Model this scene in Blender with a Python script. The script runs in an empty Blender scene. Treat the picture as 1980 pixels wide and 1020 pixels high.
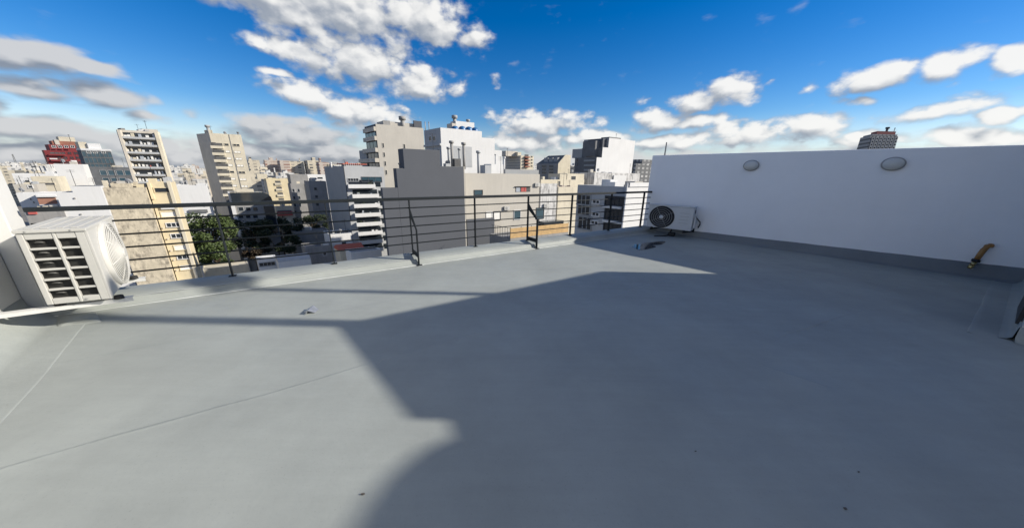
import bpy, math, random
from mathutils import Vector, Matrix
random.seed(7)
S = bpy.context.scene
col = S.collection
R = math.radians

# ------------------------------------------------------------------ camera
FPX, PITCH, ROLL, CAMH = 585.0, R(16.6), R(0.9), 1.55      # focal length in photo pixels (1980 wide)
cam = bpy.data.cameras.new('camera'); camo = bpy.data.objects.new('camera', cam); col.objects.link(camo)
cam.sensor_width = 36.0; cam.lens = 36.0 * FPX / 1980.0
cam.clip_start = 0.02; cam.clip_end = 9000
_u0 = Vector((0, math.sin(PITCH), math.cos(PITCH))); CF = Vector((0, math.cos(PITCH), -math.sin(PITCH)))
CR = Vector((1, 0, 0)) * math.cos(ROLL) + _u0 * math.sin(ROLL)
CU = -Vector((1, 0, 0)) * math.sin(ROLL) + _u0 * math.cos(ROLL)
CO = Vector((0, 0, CAMH))
camo.matrix_world = Matrix.Translation(CO) @ Matrix((CR, CU, -CF)).transposed().to_4x4()
S.camera = camo
def ray(x, y): return CR * ((x - 990) / FPX) + CU * ((510 - y) / FPX) + CF

# ------------------------------------------------------------------ light, exposure
SUN_EL, SUN_AZ = R(24.7), R(90.8)          # azimuth clockwise from +Y
sun = bpy.data.lights.new('sun', 'SUN'); sun.energy = 4.3; sun.angle = R(0.55); sun.color = (1.0, 0.93, 0.82)
suno = bpy.data.objects.new('sun', sun); col.objects.link(suno)
SD = Vector((math.sin(SUN_AZ) * math.cos(SUN_EL), math.cos(SUN_AZ) * math.cos(SUN_EL), math.sin(SUN_EL)))
suno.rotation_euler = SD.to_track_quat('Z', 'Y').to_euler()
suno.location = SD * 60
S.view_settings.view_transform = 'Standard'; S.view_settings.look = 'None'
S.view_settings.exposure = 0.76; S.view_settings.gamma = 1.0; S.view_settings.use_curve_mapping = False
S.cycles.max_bounces = 6; S.cycles.diffuse_bounces = 3; S.cycles.glossy_bounces = 3

# ------------------------------------------------------------------ sky with clouds (all in direction space)
def build_world():
    w = bpy.data.worlds.new('World'); S.world = w; w.use_nodes = True
    nt = w.node_tree; N = nt.nodes; L = nt.links; N.clear()
    def node(t, **k):
        n = N.new(t)
        for a, b in k.items(): setattr(n, a, b)
        return n
    def put(s, v):
        if hasattr(v, 'links'): L.new(v, s)
        else: s.default_value = v
    def math_(op, a, b=0.0, c=None, clamp=False):
        n = node('ShaderNodeMath', operation=op, use_clamp=clamp)
        put(n.inputs[0], a); put(n.inputs[1], b)
        if c is not None: put(n.inputs[2], c)
        return n.outputs[0]
    def vec(op, a, b):
        n = node('ShaderNodeVectorMath', operation=op); put(n.inputs[0], a); put(n.inputs[1], b); return n.outputs[0]
    def ramp(v, a, b, lo=0.0, hi=1.0):
        n = node('ShaderNodeMapRange', interpolation_type='SMOOTHSTEP')
        put(n.inputs[0], v); n.inputs[1].default_value = a; n.inputs[2].default_value = b
        n.inputs[3].default_value = lo; n.inputs[4].default_value = hi
        return n.outputs[0]
    def mixc(f, a, b):
        n = node('ShaderNodeMix', data_type='RGBA'); put(n.inputs[0], f); put(n.inputs[6], a); put(n.inputs[7], b); return n.outputs[2]
    sky = node('ShaderNodeTexSky', sky_type='NISHITA')
    sky.sun_disc = False; sky.sun_elevation = SUN_EL; sky.sun_rotation = SUN_AZ
    sky.altitude = 50; sky.air_density = 1.0; sky.dust_density = 0.1; sky.ozone_density = 3.0
    hs = node('ShaderNodeHueSaturation'); hs.inputs['Hue'].default_value = 0.512; hs.inputs['Value'].default_value = 0.86
    L.new(sky.outputs[0], hs.inputs['Color'])
    tc = node('ShaderNodeTexCoord'); d = tc.outputs['Generated']
    sx = node('ShaderNodeSeparateXYZ'); L.new(d, sx.inputs[0]); X, Y, Z = sx.outputs
    az = math_('ARCTAN2', X, Y)
    hyp = math_('SQRT', math_('ADD', math_('MULTIPLY', X, X), math_('MULTIPLY', Y, Y)))
    el = math_('ARCTAN2', Z, hyp)
    cb = node('ShaderNodeCombineXYZ'); L.new(az, cb.inputs[0]); L.new(el, cb.inputs[1]); P = cb.outputs[0]
    L.new(ramp(el, -0.01, 0.16, 0.3, 1.46), hs.inputs['Saturation'])
    # noise lives on the direction vector, squashed vertically so that low clouds lie flat
    nd = vec('MULTIPLY', d, (1.0, 1.0, 1.6))
    def noise(v, scale, detail, rough=0.58, dist=0.0):
        n = node('ShaderNodeTexNoise'); L.new(v, n.inputs['Vector']); n.inputs['Scale'].default_value = scale
        n.inputs['Detail'].default_value = detail; n.inputs['Roughness'].default_value = rough; n.inputs['Distortion'].default_value = dist
        return n
    w1 = noise(nd, 7.0, 2.0)
    warp = vec('MULTIPLY', vec('SUBTRACT', w1.outputs['Color'], (0.5, 0.5, 0.5)), (0.10, 0.05, 0.0))
    PW = vec('ADD', P, warp)
    # clouds as seen in the photograph: centre, half size (photo pixels), tilt, kind
    def sph(x, y):
        v = ray(x, y); return math.atan2(v.x, v.y), math.atan2(v.z, math.hypot(v.x, v.y))
    CUM = [(470, -20, 230, 70, 0), (650, 10, 330, 110, 6), (560, 25, 200, 60, 8), (820, 40, 170, 88, 10), (910, 80, 66, 32, -12), (990, -120, 180, 60, 0),
           (590, 112, 130, 42, 8), (715, 130, 225, 72, 9), (805, 165, 105, 42, 6), (540, 148, 48, 14, 4),
           (600, 188, 115, 40, 6), (680, 212, 160, 46, 6), (962, 160, 24, 20, 0),
           (1040, 245, 150, 40, -3), (1000, 275, 140, 30, -2), (1150, 272, 110, 26, 0),
           (1412, 175, 90, 48, 4), (1350, 198, 100, 32, -6), (1246, 198, 34, 17, -22), (1492, 150, 28, 13, 0),
           (1275, 235, 72, 34, 0), (1362, 232, 60, 24, 0), (1450, 262, 140, 34, 2), (1560, 246, 130, 32, 4), (1300, 275, 130, 26, 0),
           (1575, 162, 36, 25, -18), (1700, 150, 116, 42, -8), (1830, 122, 98, 44, -18), (1668, 195, 60, 17, 6), (1950, 122, 60, 42, -10),
           (1815, 212, 160, 30, -7), (1930, 228, 60, 20, 0), (1900, 262, 200, 36, 4), (1680, 268, 120, 30, 2), (1985, 215, 40, 20, 0), (2120, 180, 150, 70, 0)]
    GRY = [(60, 105, 165, 46, 8), (170, 132, 110, 20, 8), (60, 170, 150, 28, 10), (215, 188, 130, 30, 8), (290, 225, 66, 18, 6), (375, 222, 36, 18, 0),
           (70, 250, 230, 42, 6), (60, 295, 260, 34, 4), (250, 275, 190, 30, 5), (330, 300, 160, 24, 0), (570, 262, 170, 44, 2), (620, 298, 190, 36, 0), (480, 285, 120, 28, 4), (-120, 170, 160, 110, 0)]
    def field(lst, p):
        acc = None
        for (x, y, a, b, t) in lst:
            u0, v0 = sph(x, y)
            ua, _ = sph(x + a * 0.5, y); ub, _ = sph(x - a * 0.5, y); _, va = sph(x, y - b * 0.5); _, vb = sph(x, y + b * 0.5)
            m = node('ShaderNodeMapping', vector_type='TEXTURE'); L.new(p, m.inputs[0])
            m.inputs['Location'].default_value = (u0, v0, 0)
            m.inputs['Rotation'].default_value = (0, 0, -R(t) * 0.8)
            m.inputs['Scale'].default_value = (max(abs(ua - ub), 0.012) * 1.14, max(abs(va - vb), 0.008) * 1.14, 1)
            g = node('ShaderNodeTexGradient', gradient_type='SPHERICAL'); L.new(m.outputs[0], g.inputs[0])
            go = g.outputs['Fac'] if a > 45 else math_('MULTIPLY', g.outputs['Fac'], 0.62)
            acc = go if acc is None else math_('SMOOTH_MAX', acc, go, 0.12)
        return acc
    # beyond the frame random clouds, thickened near the horizon to light the walls
    gen = noise(nd, 3.4, 1.5, 0.5)
    genf = math_('ADD', ramp(gen.outputs['Fac'], 0.45, 0.62, 0.0, 0.85), ramp(el, 0.06, 0.32, 0.5, 0.0))
    side = ramp(math_('ABSOLUTE', az), 1.08, 1.3); up = ramp(el, 0.62, 0.85)
    out = math_('MULTIPLY', genf, math_('MAXIMUM', side, up))
    out = math_('MULTIPLY', out, ramp(el, -0.02, 0.03))
    low = math_('MULTIPLY', ramp(el, 0.02, 0.12, 0.60, 0.0), ramp(el, -0.05, -0.02))
    F1 = math_('MAXIMUM', field(CUM, PW), out); G1 = math_('MAXIMUM', field(GRY, PW), low)
    off = (0.014, 0.026, 0.0)
    PW2 = vec('ADD', PW, off)
    F2 = math_('MAXIMUM', field(CUM, PW2), out); G2 = field(GRY, PW2)
    def puff(v, sc=16.0):
        n = node('ShaderNodeTexVoronoi', feature='F1'); L.new(v, n.inputs['Vector']); n.inputs['Scale'].default_value = sc
        n.inputs['Detail'].default_value = 1.0; n.inputs['Roughness'].default_value = 0.55
        return math_('SUBTRACT', 0.52, n.outputs['Distance'])
    wn = noise(nd, 22.0, 3.0); ndw = vec('ADD', nd, vec('MULTIPLY', vec('SUBTRACT', wn.outputs['Color'], (0.5, 0.5, 0.5)), (0.045, 0.045, 0.045)))
    offd = (0.012, 0.0, 0.026); ndw2 = vec('ADD', ndw, offd)
    n1 = noise(nd, 17.0, 9.0, 0.60)
    p1 = puff(ndw); p2 = puff(ndw2)
    nstr = noise(vec('ADD', vec('MULTIPLY', d, (1.0, 1.0, 3.6)), warp), 7.0, 8.0, 0.58)
    NF = n1.outputs['Fac']
    soft = math_('ADD', math_('MULTIPLY', math_('SUBTRACT', NF, 0.5), 1.5), math_('MULTIPLY', p1, 0.62))
    dens = math_('ADD', math_('MULTIPLY', F1, 1.55), soft)
    aC = math_('MULTIPLY', ramp(dens, 0.20, 0.88), ramp(F1, 0.06, 0.26))
    densG = math_('ADD', G1, math_('MULTIPLY', math_('SUBTRACT', nstr.outputs['Fac'], 0.5), 0.85))
    densG = math_('ADD', densG, math_('MULTIPLY', p1, 0.30))
    aG = math_('MULTIPLY', ramp(densG, 0.10, 0.55), ramp(G1, 0.0, 0.12))
    lit = math_('ADD', math_('MULTIPLY', math_('SUBTRACT', F1, F2), 1.7), math_('MULTIPLY', math_('SUBTRACT', p1, p2), 0.9))
    lit = math_('ADD', lit, math_('MULTIPLY', math_('SUBTRACT', NF, 0.5), 0.7))
    lit = math_('SUBTRACT', math_('ADD', lit, 0.66), math_('MULTIPLY', F1, 0.42))
    cC = mixc(ramp(lit, -0.25, 1.1), (0.20, 0.225, 0.265, 1), (0.57, 0.565, 0.55, 1))
    litG = math_('ADD', math_('MULTIPLY', math_('SUBTRACT', G1, G2), 1.4), math_('MULTIPLY', math_('SUBTRACT', nstr.outputs['Fac'], 0.5), 1.3)); litG = math_('ADD', litG, math_('MULTIPLY', math_('SUBTRACT', p1, p2), 0.7))
    cG = mixc(ramp(math_('ADD', litG, 0.36), 0.0, 1.0), (0.15, 0.172, 0.21, 1), (0.38, 0.385, 0.395, 1))
    bgs = node('ShaderNodeBackground'); L.new(hs.outputs[0], bgs.inputs[0]); bgs.inputs[1].default_value = 0.086
    bgc = node('ShaderNodeBackground'); bgc.inputs[1].default_value = 1.0
    al = math_('MAXIMUM', aC, aG)
    L.new(mixc(math_('MULTIPLY', aC, 0.97), cG, cC), bgc.inputs[0])
    ms = node('ShaderNodeMixShader'); L.new(math_('MULTIPLY', al, 0.96), ms.inputs[0]); L.new(bgs.outputs[0], ms.inputs[1]); L.new(bgc.outputs[0], ms.inputs[2])
    o = node('ShaderNodeOutputWorld'); L.new(ms.outputs[0], o.inputs[0])
    w.cycles.sampling_method = 'MANUAL'; w.cycles.sample_map_resolution = 512
build_world()

# ------------------------------------------------------------------ materials
MATS = {}
def mat(key, c, rough=0.8, var=0.12, vs=1.2, bump=0.0, bs=30.0, metal=0.0, streak=0.0, streakc=(0.10, 0.09, 0.075), c2=None, spec=0.4, thr=0.5, coat=0.0, sthr=0.24, szs=0.10):
    m = bpy.data.materials.new(key); m.use_nodes = True; nt = m.node_tree; N = nt.nodes; L = nt.links
    b = N['Principled BSDF']; b.inputs['Roughness'].default_value = rough; b.inputs['Metallic'].default_value = metal
    b.inputs['Specular IOR Level'].default_value = spec; b.inputs['Coat Weight'].default_value = coat
    tc = N.new('ShaderNodeTexCoord'); no = N.new('ShaderNodeTexNoise'); no.inputs['Scale'].default_value = vs; no.inputs['Detail'].default_value = 6
    no.inputs['Roughness'].default_value = 0.62
    L.new(tc.outputs['Object'], no.inputs['Vector'])
    mx = N.new('ShaderNodeMix'); mx.data_type = 'RGBA'
    lo = tuple(max(0, v * (1 - var)) for v in c) if c2 is None else c2
    hi = tuple(min(1, v * (1 + var * 0.6)) for v in c) if c2 is None else c
    mx.inputs[6].default_value = (*lo, 1); mx.inputs[7].default_value = (*hi, 1)
    rp = N.new('ShaderNodeMapRange'); rp.inputs[1].default_value = thr - 0.2; rp.inputs[2].default_value = thr + 0.2
    L.new(no.outputs['Fac'], rp.inputs[0]); L.new(rp.outputs[0], mx.inputs[0])
    out = mx.outputs[2]
    if streak:
        mp = N.new('ShaderNodeMapping'); mp.inputs['Scale'].default_value = (1.1, 1.1, szs); L.new(tc.outputs['Object'], mp.inputs[0])
        n2 = N.new('ShaderNodeTexNoise'); n2.inputs['Scale'].default_value = 1.6; n2.inputs['Detail'].default_value = 7; n2.inputs['Roughness'].default_value = 0.7
        L.new(mp.outputs[0], n2.inputs['Vector'])
        n3 = N.new('ShaderNodeTexNoise'); n3.inputs['Scale'].default_value = 0.5; n3.inputs['Detail'].default_value = 8; n3.inputs['Roughness'].default_value = 0.7
        L.new(tc.outputs['Object'], n3.inputs['Vector'])
        ad = N.new('ShaderNodeMath'); ad.operation = 'MULTIPLY'; L.new(n2.outputs['Fac'], ad.inputs[0]); L.new(n3.outputs['Fac'], ad.inputs[1])
        r2 = N.new('ShaderNodeMapRange'); r2.inputs[1].default_value = sthr; r2.inputs[2].default_value = sthr + 0.16; r2.inputs[4].default_value = streak
        L.new(ad.outputs[0], r2.inputs[0])
        m2 = N.new('ShaderNodeMix'); m2.data_type = 'RGBA'; L.new(r2.outputs[0], m2.inputs[0]); L.new(out, m2.inputs[6]); m2.inputs[7].default_value = (*streakc, 1)
        out = m2.outputs[2]
    L.new(out, b.inputs['Base Color'])
    if bump:
        nb = N.new('ShaderNodeTexNoise'); nb.inputs['Scale'].default_value = bs; nb.inputs['Detail'].default_value = 5; L.new(tc.outputs['Object'], nb.inputs['Vector'])
        bp = N.new('ShaderNodeBump'); bp.inputs['Strength'].default_value = bump; bp.inputs['Distance'].default_value = 0.02
        L.new(nb.outputs['Fac'], bp.inputs['Height']); L.new(bp.outputs[0], b.inputs['Normal'])
    MATS[key] = m; return m
def far_mat(key, c, wc=(0.05, 0.06, 0.075), bw=2.6, bh=3.0, mort=0.75):
    """wall with rows of windows too small to pick apart"""
    m = mat(key, c, 0.85, 0.15, 0.15, streak=0.35); nt = m.node_tree; N = nt.nodes; L = nt.links
    b = N['Principled BSDF']; src = b.inputs['Base Color'].links[0].from_socket
    ge = N.new('ShaderNodeNewGeometry'); sx = N.new('ShaderNodeSeparateXYZ'); L.new(ge.outputs['Position'], sx.inputs[0])
    def mm(op, a, v):
        n = N.new('ShaderNodeMath'); n.operation = op
        L.new(a, n.inputs[0])
        if hasattr(v, 'links'): L.new(v, n.inputs[1])
        else: n.inputs[1].default_value = v
        return n.outputs[0]
    u = mm('ADD', mm('MULTIPLY', sx.outputs[0], 0.9), mm('MULTIPLY', sx.outputs[1], -0.45))
    cb = N.new('ShaderNodeCombineXYZ'); L.new(u, cb.inputs[0]); L.new(sx.outputs[2], cb.inputs[1])
    br = N.new('ShaderNodeTexBrick'); br.offset = 0.0; br.inputs['Scale'].default_value = 1.0
    br.inputs['Brick Width'].default_value = bw; br.inputs['Row Height'].default_value = bh; br.inputs['Mortar Size'].default_value = mort
    br.inputs['Mortar Smooth'].default_value = 0.0
    br.inputs['Color1'].default_value = (0, 0, 0, 1); br.inputs['Color2'].default_value = (0.75, 0.75, 0.75, 1); br.inputs['Mortar'].default_value = (1, 1, 1, 1)
    L.new(cb.outputs[0], br.inputs['Vector'])
    mx = N.new('ShaderNodeMix'); mx.data_type = 'RGBA'; L.new(br.outputs['Color'], mx.inputs[0]); mx.inputs[6].default_value = (*wc, 1); L.new(src, mx.inputs[7])
    # roofs stay plain: only upright faces carry windows
    sn = N.new('ShaderNodeSeparateXYZ'); L.new(ge.outputs['Normal'], sn.inputs[0])
    m3 = N.new('ShaderNodeMix'); m3.data_type = 'RGBA'; L.new(mm('GREATER_THAN', sn.outputs[2], 0.5), m3.inputs[0]); L.new(mx.outputs[2], m3.inputs[6]); L.new(src, m3.inputs[7])
    L.new(m3.outputs[2], b.inputs['Base Color'])
    return m

mat('membrane', (0.288, 0.308, 0.292), 0.60, 0.13, 0.9, bump=0.05, bs=34, spec=0.35)
mat('membrane_seam', (0.29, 0.31, 0.294), 0.6, 0.13, 0.9, bump=0.12, bs=40, spec=0.35)
mat('sealant', (0.47, 0.49, 0.48), 0.55, 0.25, 6.0)
mat('wall_white', (0.86, 0.86, 0.86), 0.75, 0.05, 0.7, bump=0.12, bs=18, streak=0.06, streakc=(0.55, 0.55, 0.53))
def weather(key):
    m = MATS[key]; nt = m.node_tree; N = nt.nodes; L = nt.links; b = N['Principled BSDF']; src = b.inputs['Base Color'].links[0].from_socket
    ge = N.new('ShaderNodeNewGeometry'); pos = ge.outputs['Position']
    def nz(sc, det, ro, mp=None):
        n = N.new('ShaderNodeTexNoise'); n.inputs['Scale'].default_value = sc; n.inputs['Detail'].default_value = det; n.inputs['Roughness'].default_value = ro
        if mp:
            q = N.new('ShaderNodeMapping'); q.inputs['Scale'].default_value = mp; q.inputs['Rotation'].default_value = (0, 0, R(-32)); L.new(pos, q.inputs[0]); L.new(q.outputs[0], n.inputs['Vector'])
        else: L.new(pos, n.inputs['Vector'])
        return n.outputs['Fac']
    def mr(v, a, c, lo, hi):
        n = N.new('ShaderNodeMapRange'); L.new(v, n.inputs[0]); n.inputs[1].default_value = a; n.inputs[2].default_value = c; n.inputs[3].default_value = lo; n.inputs[4].default_value = hi; return n.outputs[0]
    def mul(col_, f):
        n = N.new('ShaderNodeVectorMath'); n.operation = 'SCALE'; L.new(col_, n.inputs[0]); L.new(f, n.inputs['Scale']); return n.outputs[0]
    c = mul(src, mr(nz(3.2, 9, 0.7), 0.3, 0.7, 0.95, 1.045))
    c = mul(c, mr(nz(2.0, 6, 0.65, (0.5, 6.0, 1.0)), 0.3, 0.7, 0.965, 1.03))          # roller strokes along the sheets
    c = mul(c, mr(nz(90.0, 2, 0.5), 0.62, 0.78, 1.0, 0.86))                              # dust specks
    mx = N.new('ShaderNodeMix'); mx.data_type = 'RGBA'; L.new(mr(nz(0.8, 7, 0.68), 0.53, 0.70, 0.0, 0.22), mx.inputs[0]); L.new(c, mx.inputs[6]); mx.inputs[7].default_value = (0.235, 0.245, 0.235, 1)   # old water marks
    L.new(mx.outputs[2], b.inputs['Base Color'])
    L.new(mr(nz(1.7, 8, 0.7), 0.3, 0.7, 0.48, 0.74), b.inputs['Roughness'])
weather('membrane'); weather('membrane_seam')
mat('skirting', (0.185, 0.20, 0.205), 0.65, 0.15, 1.2, bump=0.15, bs=30)  # same membrane, darkened to carry the shade in the wall corner
mat('wall_rough', (0.56, 0.56, 0.54), 0.85, 0.08, 0.6, streak=0.18)
mat('white', (0.63, 0.63, 0.62), 0.8, 0.07, 0.25, streak=0.20, streakc=(0.35, 0.34, 0.31))
mat('cream', (0.57, 0.52, 0.41), 0.85, 0.10, 0.3, streak=0.35, streakc=(0.30, 0.27, 0.2))
mat('yellow', (0.62, 0.535, 0.36), 0.85, 0.10, 0.3, streak=0.25, streakc=(0.34, 0.3, 0.2))
mat('beige', (0.52, 0.48, 0.41), 0.85, 0.10, 0.3, streak=0.35, streakc=(0.25, 0.23, 0.2))
mat('beige_light', (0.455, 0.43, 0.38), 0.85, 0.08, 0.25, streak=0.3, streakc=(0.32, 0.3, 0.27))
mat('stained', (0.60, 0.53, 0.40), 0.9, 0.25, 0.5, sthr=0.21, szs=0.5, streak=0.85, streakc=(0.17, 0.15, 0.12))
mat('stained_white', (0.62, 0.61, 0.59), 0.9, 0.2, 0.25, sthr=0.2, streak=0.9, streakc=(0.12, 0.12, 0.12))
mat('stone_grey', (0.28, 0.275, 0.265), 0.85, 0.15, 0.3, streak=0.45, streakc=(0.12, 0.12, 0.12))
mat('light_grey', (0.40, 0.41, 0.415), 0.85, 0.08, 0.3, streak=0.25, streakc=(0.25, 0.25, 0.25))
mat('mid_grey', (0.30, 0.31, 0.315), 0.8, 0.08, 0.3, streak=0.2, streakc=(0.18, 0.18, 0.18))
mat('charcoal', (0.085, 0.092, 0.106), 0.8, 0.06, 0.2, streak=0.12, streakc=(0.07, 0.07, 0.08))
mat('red_paint', (0.20, 0.032, 0.035), 0.7, 0.12, 0.4, streak=0.2)
mat('brick_red', (0.30, 0.13, 0.09), 0.85, 0.2, 0.5, streak=0.25)
mat('tile_red', (0.42, 0.11, 0.07), 0.8, 0.2, 2.0)
mat('roof_grey', (0.25, 0.25, 0.245), 0.9, 0.2, 0.4, streak=0.3)
mat('roof_red', (0.33, 0.17, 0.12), 0.9, 0.2, 0.4, streak=0.3)
mat('slate', (0.13, 0.135, 0.14), 0.7, 0.2, 0.6)
mat('dark_frame', (0.03, 0.032, 0.035), 0.5, 0.1)
mat('shutter', (0.72, 0.71, 0.67), 0.7, 0.06, 1.0)
mat('recess', (0.10, 0.10, 0.10), 0.8, 0.3, 0.8)  # dark grey used for the shade inside flat-built openings
mat('glass', (0.025, 0.032, 0.04), 0.08, 0.3, 0.4, spec=0.6)
mat('glass_blue', (0.045, 0.085, 0.11), 0.08, 0.3, 0.3, spec=0.7)
mat('rail_metal', (0.014, 0.018, 0.021), 0.6, 0.2, 6.0, spec=0.2)
mat('ac_white', (0.47, 0.465, 0.435), 0.6, 0.06, 3.0, spec=0.25)
mat('ac_grey', (0.55, 0.56, 0.56), 0.45, 0.06, 3.0)
mat('ac_dark', (0.025, 0.025, 0.027), 0.6, 0.3, 8.0)
mat('coil', (0.085, 0.085, 0.08), 0.55, 0.4, 20.0, metal=0.2)
mat('bracket', (0.6, 0.6, 0.58), 0.45, 0.08, 5.0)
mat('rubber', (0.02, 0.02, 0.02), 0.8, 0.2)
mat('lamp_glass', (0.55, 0.55, 0.52), 0.3, 0.05, 3.0, spec=0.5)
mat('lamp_ring', (0.30, 0.30, 0.29), 0.4, 0.1, 3.0)
mat('brown_pipe', (0.34, 0.17, 0.05), 0.5, 0.25, 14.0)
mat('brass', (0.60, 0.46, 0.20), 0.3, 0.3, 20.0, metal=0.9)
mat('zinc', (0.45, 0.46, 0.46), 0.35, 0.2, 12.0, metal=0.7)
mat('water', (0.05, 0.055, 0.06), 0.10, 0.1, 2.0, spec=1.0)
mat('blue_tank', (0.02, 0.11, 0.27), 0.4, 0.1, 1.0)
mat('wood', (0.50, 0.33, 0.15), 0.65, 0.2, 1.2)
mat('bark', (0.10, 0.075, 0.05), 0.9, 0.3, 4.0)
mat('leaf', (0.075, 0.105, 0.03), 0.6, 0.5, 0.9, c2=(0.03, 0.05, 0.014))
mat('leaf_dark', (0.035, 0.05, 0.02), 0.7, 0.5, 0.9, c2=(0.014, 0.024, 0.01))  # leaf green darkened for the shade that nearby blocks throw
mat('leaf_brown', (0.075, 0.05, 0.03), 0.7, 0.5, 0.9, c2=(0.035, 0.028, 0.018))
mat('asphalt', (0.06, 0.06, 0.062), 0.9, 0.25, 0.05)
mat('city_ground', (0.19, 0.18, 0.16), 0.95, 0.35, 0.1)  # lightened like averaged city roofs, to bounce light onto the walls
mat('debris', (0.10, 0.09, 0.08), 0.9, 0.2)
mat('cloth_red', (0.42, 0.10, 0.09), 0.9, 0.1); mat('cloth_grey', (0.35, 0.38, 0.42), 0.9, 0.1)
far_mat('far_white', (0.56, 0.555, 0.53)); far_mat('far_cream', (0.53, 0.48, 0.38), bw=3.1); far_mat('far_beige', (0.48, 0.43, 0.36), bw=2.2)
far_mat('far_grey', (0.34, 0.34, 0.34), bw=2.4); far_mat('far_red', (0.46, 0.41, 0.36), (0.20, 0.085, 0.065), bw=5.5, bh=2.9, mort=0.7)
far_mat('far_dark', (0.12, 0.125, 0.13), (0.42, 0.42, 0.41), bw=2.2, bh=2.4, mort=0.55)

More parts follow.
